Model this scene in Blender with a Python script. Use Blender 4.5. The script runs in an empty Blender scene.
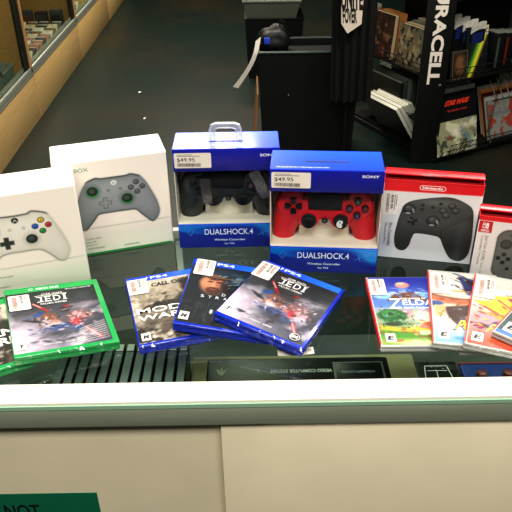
import bpy, bmesh, math, random
import numpy as np
from mathutils import Vector, Matrix

random.seed(7)
C = bpy.context.scene.collection
R = math.radians
ZT = 1.0            # height of the glass counter top above the floor

# ------------------------------------------------------------------ materials
def lin(c):
    c = np.asarray(c, float)
    return np.where(c <= 0.04045, c / 12.92, ((c + 0.055) / 1.055) ** 2.4)

def rgb(r, g, b):
    return tuple(lin(np.array([r, g, b]) / 255.0)) + (1.0,)

def new_mat(name):
    m = bpy.data.materials.new(name); m.use_nodes = True
    return m, m.node_tree, m.node_tree.nodes['Principled BSDF']

def mat(name, col, rough=0.5, metal=0.0, noise=0.0, nscale=40.0, bump=0.0, bscale=200.0, coat=0.0, spec=0.5, stretch=None):
    m, nt, b = new_mat(name)
    b.inputs['Roughness'].default_value = rough
    b.inputs['Metallic'].default_value = metal
    b.inputs['Coat Weight'].default_value = coat
    b.inputs['Specular IOR Level'].default_value = spec
    c = rgb(*col)
    b.inputs['Base Color'].default_value = c
    tc = nt.nodes.new('ShaderNodeTexCoord')
    src = tc.outputs['Object']
    if stretch:
        mp = nt.nodes.new('ShaderNodeMapping'); mp.inputs['Scale'].default_value = stretch
        nt.links.new(src, mp.inputs['Vector']); src = mp.outputs['Vector']
    if noise > 0:
        n = nt.nodes.new('ShaderNodeTexNoise'); n.inputs['Scale'].default_value = nscale
        n.inputs['Detail'].default_value = 5
        nt.links.new(src, n.inputs['Vector'])
        r = nt.nodes.new('ShaderNodeValToRGB')
        r.color_ramp.elements[0].position = 0.3; r.color_ramp.elements[1].position = 0.7
        r.color_ramp.elements[0].color = tuple(max(0, x * (1 - noise)) for x in c[:3]) + (1,)
        r.color_ramp.elements[1].color = tuple(min(1, x * (1 + noise)) for x in c[:3]) + (1,)
        nt.links.new(n.outputs['Fac'], r.inputs['Fac'])
        nt.links.new(r.outputs['Color'], b.inputs['Base Color'])
    if bump > 0:
        n2 = nt.nodes.new('ShaderNodeTexNoise'); n2.inputs['Scale'].default_value = bscale
        nt.links.new(src, n2.inputs['Vector'])
        bp = nt.nodes.new('ShaderNodeBump'); bp.inputs['Strength'].default_value = bump
        bp.inputs['Distance'].default_value = 0.002
        nt.links.new(n2.outputs['Fac'], bp.inputs['Height'])
        nt.links.new(bp.outputs['Normal'], b.inputs['Normal'])
    return m

def print_mat(name, rough=0.45, coat=0.0, bump=0.0, bscale=60.0, spec=0.4):
    """printed surface: colours come from the mesh's own colour attribute"""
    m, nt, b = new_mat(name)
    a = nt.nodes.new('ShaderNodeAttribute'); a.attribute_name = 'Col'
    nt.links.new(a.outputs['Color'], b.inputs['Base Color'])
    b.inputs['Roughness'].default_value = rough
    b.inputs['Specular IOR Level'].default_value = spec
    b.inputs['Coat Weight'].default_value = coat
    b.inputs['Coat Roughness'].default_value = 0.12
    if bump > 0:
        tc = nt.nodes.new('ShaderNodeTexCoord')
        n = nt.nodes.new('ShaderNodeTexNoise'); n.inputs['Scale'].default_value = bscale
        n.inputs['Detail'].default_value = 3; n.inputs['Distortion'].default_value = 1.5
        nt.links.new(tc.outputs['Object'], n.inputs['Vector'])
        bp = nt.nodes.new('ShaderNodeBump'); bp.inputs['Strength'].default_value = bump
        bp.inputs['Distance'].default_value = 0.004
        nt.links.new(n.outputs['Fac'], bp.inputs['Height'])
        nt.links.new(bp.outputs['Normal'], b.inputs['Coat Normal'])
    return m

def glass_mat(name, tint, ior=1.45, rough=0.02, boost=0.0, bump=0.0, bscale=60):
    """thin pane: clear with a mirror-like sheen that grows at grazing angles"""
    m = bpy.data.materials.new(name); m.use_nodes = True
    nt = m.node_tree
    for n in list(nt.nodes): nt.nodes.remove(n)
    out = nt.nodes.new('ShaderNodeOutputMaterial')
    mx = nt.nodes.new('ShaderNodeMixShader')
    tr = nt.nodes.new('ShaderNodeBsdfTransparent'); tr.inputs['Color'].default_value = rgb(*tint)
    gl = nt.nodes.new('ShaderNodeBsdfGlossy'); gl.inputs['Roughness'].default_value = rough
    gl.inputs['Color'].default_value = (1, 1, 1, 1)
    fr = nt.nodes.new('ShaderNodeFresnel'); fr.inputs['IOR'].default_value = ior
    fac = fr.outputs['Fac']
    if boost:
        ad = nt.nodes.new('ShaderNodeMath'); ad.operation = 'ADD'; ad.inputs[1].default_value = boost
        nt.links.new(fac, ad.inputs[0]); fac = ad.outputs[0]
    ge = nt.nodes.new('ShaderNodeNewGeometry')          # the sheen belongs to the outer faces of the pane
    inv = nt.nodes.new('ShaderNodeMath'); inv.operation = 'SUBTRACT'; inv.inputs[0].default_value = 1.0
    nt.links.new(ge.outputs['Backfacing'], inv.inputs[1])
    mu = nt.nodes.new('ShaderNodeMath'); mu.operation = 'MULTIPLY'
    nt.links.new(fac, mu.inputs[0]); nt.links.new(inv.outputs[0], mu.inputs[1]); fac = mu.outputs[0]
    if bump:
        tc = nt.nodes.new('ShaderNodeTexCoord')
        n = nt.nodes.new('ShaderNodeTexNoise'); n.inputs['Scale'].default_value = bscale
        n.inputs['Detail'].default_value = 3; n.inputs['Distortion'].default_value = 2
        nt.links.new(tc.outputs['Object'], n.inputs['Vector'])
        bp = nt.nodes.new('ShaderNodeBump'); bp.inputs['Strength'].default_value = bump
        bp.inputs['Distance'].default_value = 0.004
        nt.links.new(n.outputs['Fac'], bp.inputs['Height'])
        nt.links.new(bp.outputs['Normal'], gl.inputs['Normal'])
    nt.links.new(fac, mx.inputs[0]); nt.links.new(tr.outputs[0], mx.inputs[1]); nt.links.new(gl.outputs[0], mx.inputs[2])
    nt.links.new(mx.outputs[0], out.inputs[0])
    return m

def milky_mat(name):
    m = bpy.data.materials.new(name); m.use_nodes = True
    nt = m.node_tree; b = nt.nodes['Principled BSDF']
    b.inputs['Base Color'].default_value = rgb(238, 240, 236); b.inputs['Roughness'].default_value = .12; b.inputs['Coat Weight'].default_value = .6
    tc = nt.nodes.new('ShaderNodeTexCoord'); n = nt.nodes.new('ShaderNodeTexNoise'); n.inputs['Scale'].default_value = 90
    nt.links.new(tc.outputs['Object'], n.inputs['Vector'])
    mr = nt.nodes.new('ShaderNodeMapRange'); mr.inputs['To Min'].default_value = .2; mr.inputs['To Max'].default_value = .62
    nt.links.new(n.outputs['Fac'], mr.inputs['Value']); nt.links.new(mr.outputs['Result'], b.inputs['Alpha'])
    return m

def floor_mat():
    m, nt, b = new_mat('dark_polished_floor')
    tc = nt.nodes.new('ShaderNodeTexCoord')
    n = nt.nodes.new('ShaderNodeTexNoise'); n.inputs['Scale'].default_value = 0.9; n.inputs['Detail'].default_value = 6
    nt.links.new(tc.outputs['Object'], n.inputs['Vector'])
    r = nt.nodes.new('ShaderNodeValToRGB')
    r.color_ramp.elements[0].position = 0.45; r.color_ramp.elements[0].color = rgb(26, 44, 39)
    r.color_ramp.elements[1].position = 0.72; r.color_ramp.elements[1].color = rgb(56, 48, 37)
    nt.links.new(n.outputs['Fac'], r.inputs['Fac'])
    n2 = nt.nodes.new('ShaderNodeTexNoise'); n2.inputs['Scale'].default_value = 14; n2.inputs['Detail'].default_value = 8
    nt.links.new(tc.outputs['Object'], n2.inputs['Vector'])
    mx = nt.nodes.new('ShaderNodeMix'); mx.data_type = 'RGBA'; mx.blend_type = 'MULTIPLY'
    mx.inputs[0].default_value = 0.55
    nt.links.new(r.outputs['Color'], mx.inputs[6]); nt.links.new(n2.outputs['Fac'], mx.inputs[7])
    nt.links.new(mx.outputs[2], b.inputs['Base Color'])
    b.inputs['Roughness'].default_value = 0.42
    b.inputs['Specular IOR Level'].default_value = 0.35
    return m

M = dict(
    floor=floor_mat(),
    dark_wall=mat('dark_wall_paint', (58, 56, 52), 0.8, noise=0.1, nscale=3),
    ceiling=mat('ceiling_tile', (120, 118, 112), 0.9, noise=0.05, nscale=8),
    wood=mat('honey_wood', (218, 184, 124), 0.42, noise=0.10, nscale=3.0, stretch=(6, 1, 30), coat=0.1),
    wood_edge=mat('wood_edge', (206, 156, 104), 0.5, noise=0.1, nscale=20),
    wood_in=mat('inner_wood', (190, 150, 92), 0.6, noise=0.12, nscale=4, stretch=(6, 1, 20)),
    alu=mat('brushed_aluminium', (178, 182, 172), 0.35, 0.3, noise=0.06, nscale=60),
    alu_dark=mat('dark_metal_frame', (62, 66, 60), 0.4, 0.6, noise=0.05),
    white_trim=mat('white_trim', (226, 220, 204), 0.4, noise=0.02, nscale=20),
    rail=mat('grey_green_rail', (142, 148, 130), 0.5, 0.1, noise=0.06, nscale=9, stretch=(1, 8, 8)),
    glass_edge=mat('green_glass_edge', (150, 185, 160), 0.2),
    door=mat('cream_door_panel', (228, 217, 188), 0.5, noise=0.03, nscale=12, bump=0.05, bscale=120),
    shelf=mat('dark_shelf', (72, 78, 74), 0.55, noise=0.1, nscale=20),
    pane=glass_mat('counter_glass', (228, 236, 230), 1.5, 0.015),
    window=glass_mat('clear_plastic_window', (250, 252, 252), 1.14, 0.06, boost=0.0, bump=0.3, bscale=18),
    cab_glass=glass_mat('cabinet_glass', (225, 232, 226), 1.3, 0.02),
    clear=glass_mat('clear_plastic_tab', (235, 238, 238), 1.5, 0.15, boost=0.30),
    white_card=mat('white_card', (250, 242, 230), 0.45, noise=0.015, nscale=25),
    tray=mat('cream_inner_card', (232, 224, 206), 0.6, noise=0.03, nscale=30),
    blue_card=mat('blue_card', (14, 40, 200), 0.32, noise=0.05, nscale=12, coat=0.25),
    red_card=mat('red_card', (214, 26, 36), 0.38, noise=0.04, nscale=12, coat=0.15),
    green_card=mat('green_card', (16, 122, 50), 0.5, noise=0.03),
    navy=mat('navy_card', (32, 36, 92), 0.5, noise=0.03),
    recess_shade=mat('shaded_recess', (150, 12, 22), 0.8, noise=0.05),
    printm=print_mat('printed_card', 0.45, coat=0.1),
    printgloss=print_mat('printed_shiny_card', 0.35, coat=0.35),
    cover=print_mat('wrapped_cover_print', 0.45, coat=0.22, bump=0.35, bscale=38),
    sticker=print_mat('paper_sticker', 0.6),
    blue_case=mat('blue_case_plastic', (18, 46, 168), 0.22, bump=0.25, bscale=70, coat=0.4),
    green_case=mat('green_case_plastic', (34, 150, 78), 0.25, bump=0.25, bscale=70, coat=0.4),
    clear_case=mat('milky_case_plastic', (176, 178, 172), 0.2, bump=0.2, bscale=70, coat=0.4),
    red_body=mat('red_controller_plastic', (206, 26, 40), 0.42, bump=0.04, bscale=500),
    black_body=mat('black_controller_plastic', (46, 50, 50), 0.22, noise=0.3, nscale=45),
    black=mat('black_plastic', (16, 17, 17), 0.4, noise=0.05),
    rubber=mat('black_rubber', (24, 25, 25), 0.6, noise=0.05),
    grey=mat('grey_plastic', (96, 100, 96), 0.5, noise=0.05),
    white=mat('white_plastic', (226, 226, 220), 0.4, noise=0.02),
    milky=milky_mat('milky_clear_plastic'),
    film=glass_mat('clear_shrink_film', (252, 252, 252), 1.35, 0.12, boost=0.04),
    strap=glass_mat('grey_clear_strap', (160, 165, 160), 1.4, 0.2, boost=0.12),
    tan=mat('tan_console_plastic', (152, 146, 108), 0.5, noise=0.06, nscale=40),
    console_black=mat('console_black_plastic', (14, 18, 18), 0.35, noise=0.05),
    spine_grey=mat('grey_spine', (112, 122, 120), 0.35, noise=0.1, nscale=60),
    spine_light=mat('pale_spine_end', (206, 212, 204), 0.4, noise=0.05),
    bin=mat('black_bin_plastic', (13, 15, 14), 0.5, noise=0.08, nscale=10),
    rim=mat('green_black_rim', (40, 62, 52), 0.35, noise=0.08),
    cardboard=mat('cardboard', (150, 104, 58), 0.7, noise=0.1, nscale=30),
    cloth=mat('black_cloth', (11, 13, 12), 0.85, noise=0.2, nscale=30, bump=0.2, bscale=300),
    bag=mat('black_bag_fabric', (24, 27, 27), 0.6, noise=0.2, nscale=40),
    tote=mat('grey_tote_plastic', (104, 110, 100), 0.5, noise=0.06),
    rack=mat('black_rack_metal', (12, 13, 12), 0.5, noise=0.05),
    wire=mat('black_wire', (44, 46, 43), 0.35, 0.4),
    pages=mat('cream_pages', (214, 200, 160), 0.8, noise=0.12, nscale=8, stretch=(1, 60, 1)),
    pages_w=mat('white_pages', (232, 230, 214), 0.8, noise=0.12, nscale=8, stretch=(1, 60, 1)),
    paper=mat('white_paper', (246, 238, 224), 0.7, noise=0.03),
    blue_dev=mat('blue_device_plastic', (42, 72, 150), 0.35, noise=0.06),
    red_knob=mat('red_knob', (120, 30, 34), 0.4, noise=0.05),
    blue_mark=mat('blue_patch', (40, 70, 200), 0.6, noise=0.1),
)

# ------------------------------------------------------------------ mesh builder
class MB:
    def __init__(s):
        s.v = []; s.f = []; s.m = []
    def add(s, vs, fs, mi=0):
        o = len(s.v); s.v += [tuple(v) for v in vs]
        for f in fs: s.f.append([i + o for i in f]); s.m.append(mi)
    def addbm(s, bm, mi=0, mx=None):
        bm.verts.index_update()
        s.add([(mx @ v.co if mx else v.co) for v in bm.verts], [[v.index for v in f.verts] for f in bm.faces], mi)
        bm.free()
    def box(s, x0, x1, y0, y1, z0, z1, mi=0, bev=0.0, seg=2, mx=None):
        bm = bmesh.new()
        r = bmesh.ops.create_cube(bm, size=1)
        for v in r['verts']:
            v.co = Vector(((x0 + x1) / 2 + v.co.x * (x1 - x0), (y0 + y1) / 2 + v.co.y * (y1 - y0), (z0 + z1) / 2 + v.co.z * (z1 - z0)))
        if bev > 0:
            bmesh.ops.bevel(bm, geom=list(bm.edges), offset=bev, segments=seg, profile=0.5, affect='EDGES')
        s.addbm(bm, mi, mx); return s
    def cyl(s, c, axis, r, h, mi=0, n=24, r2=None, bev=0.0):
        bm = bmesh.new()
        bmesh.ops.create_cone(bm, cap_ends=True, segments=n, radius1=r, radius2=r if r2 is None else r2, depth=h)
        if bev > 0:
            es = [e for e in bm.edges if len(e.link_faces) == 2 and any(len(f.verts) > 4 for f in e.link_faces)]
            bmesh.ops.bevel(bm, geom=es, offset=bev, segments=3, profile=0.5, affect='EDGES')
        q = Vector((0, 0, 1)).rotation_difference(Vector(axis)).to_matrix().to_4x4()
        s.addbm(bm, mi, Matrix.Translation(c) @ q); return s
    def sph(s, c, r, mi=0, u=20, v=12):
        bm = bmesh.new(); bmesh.ops.create_uvsphere(bm, u_segments=u, v_segments=v, radius=1)
        rr = r if isinstance(r, (tuple, list)) else (r, r, r)
        s.addbm(bm, mi, Matrix.Translation(c) @ Matrix.Diagonal((*rr, 1))); return s
    def prism(s, pts, mx, d, mi=0, bev=0.0):
        """2D polygon in local xy, extruded to z=d, placed by mx"""
        bm = bmesh.new()
        vs = [bm.verts.new((p[0], p[1], 0)) for p in pts]
        f = bm.faces.new(vs)
        r = bmesh.ops.extrude_face_region(bm, geom=[f])
        top = [g for g in r['geom'] if isinstance(g, bmesh.types.BMVert)]
        bmesh.ops.translate(bm, verts=top, vec=(0, 0, d))
        bmesh.ops.recalc_face_normals(bm, faces=bm.faces)
        if bev > 0:
            es = [e for e in bm.edges if abs(e.verts[0].co.z - d) < 1e-7 and abs(e.verts[1].co.z - d) < 1e-7]
            bmesh.ops.bevel(bm, geom=es, offset=bev, segments=2, profile=0.5, affect='EDGES')
        s.addbm(bm, mi, mx); return s
    def tube(s, pts, r, n=8, mi=0, closed=False):
        pts = [Vector(p) for p in pts]; k = len(pts); vs = []; fs = []
        up = Vector((0.13, 0.21, 0.97))
        for i, p in enumerate(pts):
            if closed: t = pts[(i + 1) % k] - pts[i - 1]
            else: t = pts[min(i + 1, k - 1)] - pts[max(i - 1, 0)]
            t.normalize(); a = t.cross(up)
            if a.length < 1e-4: a = t.cross(Vector((1, 0, 0)))
            a.normalize(); b = t.cross(a)
            for j in range(n):
                an = 2 * math.pi * j / n
                vs.append(p + a * (r * math.cos(an)) + b * (r * math.sin(an)))
        for i in range(k if closed else k - 1):
            for j in range(n):
                i2 = (i + 1) % k
                fs.append([i * n + j, i * n + (j + 1) % n, i2 * n + (j + 1) % n, i2 * n + j])
        if not closed:
            fs.append([j for j in range(n)][::-1]); fs.append([(k - 1) * n + j for j in range(n)])
        s.add(vs, fs, mi); return s
    def build(s, name, mats, parent=None, loc=None, rot=None, smooth=True, ang=35):
        me = bpy.data.meshes.new(name); me.from_pydata(s.v, [], s.f)
        if not isinstance(mats, (list, tuple)): mats = [mats]
        for m in mats: me.materials.append(m)
        me.polygons.foreach_set('material_index', s.m)
        me.update()
        bm = bmesh.new(); bm.from_mesh(me); bmesh.ops.recalc_face_normals(bm, faces=bm.faces); bm.to_mesh(me); bm.free()
        if smooth:
            me.polygons.foreach_set('use_smooth', [True] * len(me.polygons))
            me.set_sharp_from_angle(angle=R(ang))
        o = bpy.data.objects.new(name, me); C.objects.link(o)
        if parent: o.parent = parent
        if loc: o.location = loc
        if rot: o.rotation_euler = rot
        return o

def tag(o, label=None, cat=None, group=None, kind=None):
    if label: o['label'] = label
    if cat: o['category'] = cat
    if group: o['group'] = group
    if kind: o['kind'] = kind
    return o

def thing(name, label, cat, loc=(0, 0, 0), rotz=0.0, group=None):
    o = bpy.data.objects.new(name, None); C.objects.link(o)
    o.empty_display_size = 0.05
    o.location = loc; o.rotation_euler = (0, 0, rotz)
    return tag(o, label, cat, group)

def dup(root, label=None):
    r = root.copy(); C.objects.link(r)
    if label: r['label'] = label
    for ch in list(root.children):
        c = ch.copy(); C.objects.link(c); c.parent = r
        for g in ch.children:
            d = g.copy(); C.objects.link(d); d.parent = c
    return r

# ------------------------------------------------------------------ print shop: flat printed sheets with their own colours
_tc = {}
def text_geo(s, bold=0.0):
    k = (s, bold)
    if k not in _tc:
        cu = bpy.data.curves.new('lettering', 'FONT'); cu.body = s; cu.offset = bold; cu.resolution_u = 3
        ob = bpy.data.objects.new('lettering', cu); C.objects.link(ob)
        dg = bpy.context.evaluated_depsgraph_get(); dg.update()
        me = bpy.data.meshes.new_from_object(ob.evaluated_get(dg))
        vs = np.array([v.co[:2] for v in me.vertices]); fs = [list(p.vertices) for p in me.polygons]
        bpy.data.objects.remove(ob); bpy.data.curves.remove(cu); bpy.data.meshes.remove(me)
        lo = vs.min(0); hi = vs.max(0)
        _tc[k] = ((vs - lo) / (hi - lo), fs, (hi - lo)[0] / (hi - lo)[1])
    return _tc[k]

class Print:
    """a printed sheet in local xy (mm), layers stacked a hair apart; one mesh"""
    def __init__(s, step=0.05):
        s.v = []; s.f = []; s.c = []; s.k = 0; s.step = step
    def _add(s, pts, fs, cols):
        o = len(s.v); z = s.k * s.step; s.k += 1
        s.v += [(p[0], p[1], z) for p in pts]; s.f += [[i + o for i in f] for f in fs]
        s.c += list(cols)
    def canvas(s, cv, x0=0, y0=0):
        ny, nx = cv.X.shape
        pts = np.stack([cv.X.ravel() + x0, cv.Y.ravel() + y0], 1)
        idx = np.arange(ny * nx).reshape(ny, nx)
        q = np.stack([idx[:-1, :-1], idx[:-1, 1:], idx[1:, 1:], idx[1:, :-1]], -1).reshape(-1, 4)
        s._add(pts.tolist(), q.tolist(), np.clip(cv.a.reshape(-1, 3), 0, 1).tolist()); return s
    def poly(s, pts, col):
        s._add(pts, [list(range(len(pts)))], [[x / 255 for x in col]] * len(pts)); return s
    def rect(s, x0, y0, x1, y1, col): return s.poly([(x0, y0), (x1, y0), (x1, y1), (x0, y1)], col)
    def rrect(s, x0, y0, x1, y1, r, col):
        p = []
        for cx, cy, a0 in ((x1 - r, y1 - r, 0), (x0 + r, y1 - r, 90), (x0 + r, y0 + r, 180), (x1 - r, y0 + r, 270)):
            for t in range(0, 91, 18): p.append((cx + r * math.cos(R(a0 + t)), cy + r * math.sin(R(a0 + t))))
        return s.poly(p, col)
    def disc(s, cx, cy, rx, ry, col, n=24):
        return s.poly([(cx + rx * math.cos(2 * math.pi * i / n), cy + ry * math.sin(2 * math.pi * i / n)) for i in range(n)], col)
    def ring(s, cx, cy, r, w, col, n=28):
        p = []; 
        for i in range(n):
            a = 2 * math.pi * i / n; p += [(cx + r * math.cos(a), cy + r * math.sin(a)), (cx + (r - w) * math.cos(a), cy + (r - w) * math.sin(a))]
        fs = [[2 * i, (2 * i + 2) % (2 * n), (2 * i + 3) % (2 * n), 2 * i + 1] for i in range(n)]
        s._add(p, fs, [[x / 255 for x in col]] * len(p)); return s
    def stroke(s, pts, w, col, closed=False):
        k = len(pts); o = []
        P = [Vector(p) for p in pts]
        fs = []; v = []
        for i in range(k if closed else k - 1):
            a, b = P[i], P[(i + 1) % k]; d = (b - a).normalized(); n = Vector((-d.y, d.x)) * w / 2
            a2 = a - d * w * 0.3; b2 = b + d * w * 0.3
            j = len(v); v += [tuple(a2 + n), tuple(a2 - n), tuple(b2 - n), tuple(b2 + n)]; fs.append([j, j + 1, j + 2, j + 3])
        s._add(v, fs, [[x / 255 for x in col]] * len(v)); return s
    def text(s, t, x0, y0, x1, y1, col, bold=0.0, rot=0, shear=0.0):
        """lettering fitted into the box; rot 90 reads upwards, -90 downwards, 180 upside down"""
        vs, fs, _ = text_geo(t, bold)
        u, v = vs[:, 0] + shear * (vs[:, 1] - 0.5), vs[:, 1]
        if rot == 90: u, v = 1 - v, u
        elif rot == -90: u, v = v, 1 - u
        elif rot == 180: u, v = 1 - u, 1 - v
        pts = np.stack([x0 + u * (x1 - x0), y0 + v * (y1 - y0)], 1)
        s._add(pts.tolist(), fs, [[x / 255 for x in col]] * len(pts)); return s
    def build(s, name, m, parent=None, loc=(0, 0, 0), rot=(0, 0, 0)):
        me = bpy.data.meshes.new(name)
        me.from_pydata([(a / 1000, b / 1000, c / 1000) for a, b, c in s.v], [], s.f)
        at = me.color_attributes.new('Col', 'FLOAT_COLOR', 'POINT')
        cc = lin(np.array(s.c)); cc = np.concatenate([cc, np.ones((len(cc), 1))], 1)
        at.data.foreach_set('color', cc.ravel().astype(np.float32))
        me.materials.append(m); me.update()
        o = bpy.data.objects.new(name, me); C.objects.link(o)
        if parent: o.parent = parent
        o.location = loc; o.rotation_euler = rot
        return o

FRONT = (R(90), 0, 0)      # local xy sheet -> upright sheet facing -y

class Cv:
    """procedural painter on a grid of mm positions"""
    def __init__(s, w, h, step, col):
        nx, ny = int(w / step) + 1, int(h / step) + 1
        s.X, s.Y = np.meshgrid(np.linspace(0, w, nx), np.linspace(0, h, ny)); s.w, s.h = w, h
        s.a = np.empty((ny, nx, 3)); s.a[:] = np.array(col) / 255
    def mix(s, m, col):
        c = np.asarray(col, float) / 255 if not (isinstance(col, np.ndarray) and col.ndim == 3) else col
        s.a += (c - s.a) * np.clip(m, 0, 1)[..., None]; return s
    def grad(s, c0, c1, y0=0, y1=None, x0=None, x1=None, ang=None):
        y1 = s.h if y1 is None else y1
        t = np.clip((s.Y - y0) / (y1 - y0), 0, 1)
        t = np.where((s.Y < min(y0, y1)) | (s.Y > max(y0, y1)), -1, t)
        m = t >= 0; tt = np.clip(t, 0, 1)[..., None]
        col = np.array(c0) / 255 * (1 - tt) + np.array(c1) / 255 * tt
        s.a = np.where(m[..., None], col, s.a); return s
    def ell(s, cx, cy, rx, ry, col, soft=0.15, op=1.0, rot=0):
        c, q = math.cos(R(rot)), math.sin(R(rot))
        dx, dy = s.X - cx, s.Y - cy
        d = np.sqrt(((dx * c + dy * q) / rx) ** 2 + ((-dx * q + dy * c) / ry) ** 2)
        return s.mix(np.clip((1 + soft / 2 - d) / soft, 0, 1) * op, col)
    def sdf(s, pts):
        P = np.array(pts, float); d = np.full(s.X.shape, 1e9); ins = np.zeros(s.X.shape, bool)
        for i in range(len(P)):
            a, b = P[i], P[i - 1]; e = b - a
            wx, wy = s.X - a[0], s.Y - a[1]
            t = np.clip((wx * e[0] + wy * e[1]) / max(e @ e, 1e-9), 0, 1)
            d = np.minimum(d, np.hypot(wx - t * e[0], wy - t * e[1]))
            c1 = (a[1] > s.Y) != (b[1] > s.Y)
            xx = (b[0] - a[0]) * (s.Y - a[1]) / (b[1] - a[1] + 1e-12) + a[0]
            ins ^= c1 & (s.X < xx)
        return np.where(ins, -d, d)
    def poly(s, pts, col, soft=1.0, op=1.0):
        return s.mix(np.clip(0.5 - s.sdf(pts) / soft, 0, 1) * op, col)
    def line(s, p, q, w, col, soft=1.0, op=1.0):
        a, b = np.array(p, float), np.array(q, float); e = b - a
        wx, wy = s.X - a[0], s.Y - a[1]; t = np.clip((wx * e[0] + wy * e[1]) / (e @ e), 0, 1)
        d = np.hypot(wx - t * e[0], wy - t * e[1]) - w / 2
        return s.mix(np.clip(0.5 - d / soft, 0, 1) * op, col)
    def nz(s, scale, seed):
        rs = np.random.RandomState(seed); out = np.zeros(s.X.shape); amp = 1.0; tot = 0
        for o in range(3):
            g = rs.rand(int(s.h / scale) + 4, int(s.w / scale) + 4)
            fx, fy = s.X / scale, s.Y / scale; ix, iy = fx.astype(int), fy.astype(int); fx, fy = fx - ix, fy - iy
            fx = fx * fx * (3 - 2 * fx); fy = fy * fy * (3 - 2 * fy)
            v = (g[iy, ix] * (1 - fx) + g[iy, ix + 1] * fx) * (1 - fy) + (g[iy + 1, ix] * (1 - fx) + g[iy + 1, ix + 1] * fx) * fy
            out += v * amp; tot += amp; amp *= 0.5; scale *= 0.5
        return out / tot
    def noise(s, scale, amp, seed):
        s.a *= 1 + amp * (s.nz(scale, seed) - 0.5)[..., None] * 2; return s
    def flecks(s, n, cx, cy, rx, ry, cols, size, seed, op=.85, rot=None):
        rs = np.random.RandomState(seed)
        for k in range(n):
            x, y = cx + rs.randn() * rx * .5, cy + rs.randn() * ry * .5
            a = rs.uniform(0, 180) if rot is None else rot + rs.randn() * 14
            s.ell(x, y, size * rs.uniform(.5, 1.6), size * rs.uniform(.18, .6), cols[rs.randint(len(cols))], .5, op, a)
        return s
    def deepen(s, g=1.25, gain=1.0):
        s.a = np.clip(s.a, 0, 1) ** (g * 1.12) * gain * .90; return s
    def cloud(s, scale, col, thr, seed, op=1.0, soft=0.12, mask=1.0):
        return s.mix(np.clip((s.nz(scale, seed) - thr) / soft, 0, 1) * op * mask, col)

def smooth(pts, n=5):
    P = [np.array(p, float) for p in pts]; k = len(P); o = []
    for i in range(k):
        a, b, c, d = P[i - 1], P[i], P[(i + 1) % k], P[(i + 2) % k]
        for j in range(n):
            t = j / n
            o.append(0.5 * ((2 * b) + (-a + c) * t + (2 * a - 5 * b + 4 * c - d) * t * t + (-a + 3 * b - 3 * c + d) * t ** 3))
    return o

def mirror(pts, cx):
    """right half outline (top to bottom) -> closed outline"""
    return list(pts) + [(2 * cx - x, y) for x, y in reversed(pts)]

# price sticker (mm box), lettering along x
def price_sticker(w, h, price, rot=0, seed=1, col=(238, 228, 214)):
    rs = random.Random(seed); P = Print()
    P.rrect(0, 0, w, h, min(w, h) * 0.08, col)
    ink = (46, 42, 42); pale = (168, 138, 130)
    if rot == 0:
        for k in range(2): P.rect(w * .08, h * (.86 - k * .09), w * (.5 + .2 * k), h * (.90 - k * .09), (130, 124, 120))
        P.text(price, w * .08, h * .40, w * .56, h * .68, ink, bold=0.005)
        x = w * .08
        while x < w * .72:
            b = rs.choice((.008, .012, .02)) * w; P.rect(x, h * .12, x + b, h * .34, (96, 92, 90)); x += b + rs.choice((.008, .014)) * w
    else:
        y = h * .12
        while y < h * .88:
            b = rs.choice((.010, .018, .026)) * h; P.rect(w * .16, y, w * .40, y + b, pale); y += b + rs.choice((.010, .016)) * h
        P.text(price, w * .52, h * .40, w * .68, h * .92, ink, bold=0.01, rot=-90)
        for k in range(2): P.rect(w * (.76 + .08 * k), h * (.45 - .1 * k), w * (.79 + .08 * k), h * .9, (120, 110, 104))
        P.rect(w * .22, h * .05, w * .4, h * .09, (190, 160, 148))
    return P

# ------------------------------------------------------------------ the room
def slab(name, x0, x1, y0, y1, z0, z1, m):
    return tag(MB().box(x0, x1, y0, y1, z0, z1).build(name, m, smooth=False), kind='structure')
slab('floor', -4, 5, -2.5, 12, -0.1, 0, M['floor'])
slab('ceiling', -4, 5, -2.5, 12, 3.2, 3.3, M['ceiling'])
slab('wall_back', -4, 5, 12, 12.1, 0, 3.2, M['dark_wall'])
slab('wall_left', -4.1, -4, -2.5, 12, 0, 3.2, M['dark_wall'])
slab('wall_right', 5, 5.1, -2.5, 12, 0, 3.2, M['dark_wall'])
slab('wall_front', -4, 5, -2.6, -2.5, 0, 3.2, M['dark_wall'])

# ------------------------------------------------------------------ the glass counter
ct = thing('display_counter', 'glass-topped white display counter in the foreground with sliding cream doors', 'counter', (0, 0.84, 0))
Y0 = -0.84
def cbox(name, m, *b, bev=0.0, lab=None):
    x0, x1, y0, y1, z0, z1 = b
    o = MB().box(x0, x1, y0 + Y0, y1 + Y0, z0, z1, bev=bev).build(name, m, ct)
    if lab: o['label'] = lab
    return o
XW = 1.0
cbox('glass_top', M['pane'], -XW, XW, .662, 1.052, .994, 1.0, lab='clear greenish glass top')
cbox('front_trim', M['white_trim'], -XW, XW, .6265, .662, .988, 1.0, bev=.0012, lab='white top trim along the front edge')
cbox('glass_edge', M['glass_edge'], -XW, XW, .6245, .6265, .989, .9955, lab='pale green edge strip under the white trim')
cbox('front_rail', M['rail'], -XW, XW, .6255, .66, .957, .9875, bev=.001, lab='grey-green metal rail')
cbox('sliding_door', M['door'], -XW, -.042, .645, .651, .16, .957, lab='cream sliding door, left one')
cbox('sliding_door', M['door'], -.050, XW, .634, .641, .16, .957, bev=.0015, lab='cream sliding door, right one')
cbox('base', M['alu_dark'], -XW, XW, .66, 1.04, 0, .16)
cbox('bottom_deck', M['shelf'], -XW, XW, .655, 1.045, .16, .2)
cbox('shelf', M['shelf'], -XW, XW, .66, 1.04, .752, .765, lab='dark shelf under the glass')
cbox('side_panel', M['white_card'], -XW - .015, -XW, .626, 1.06, 0, 1.0)
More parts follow.
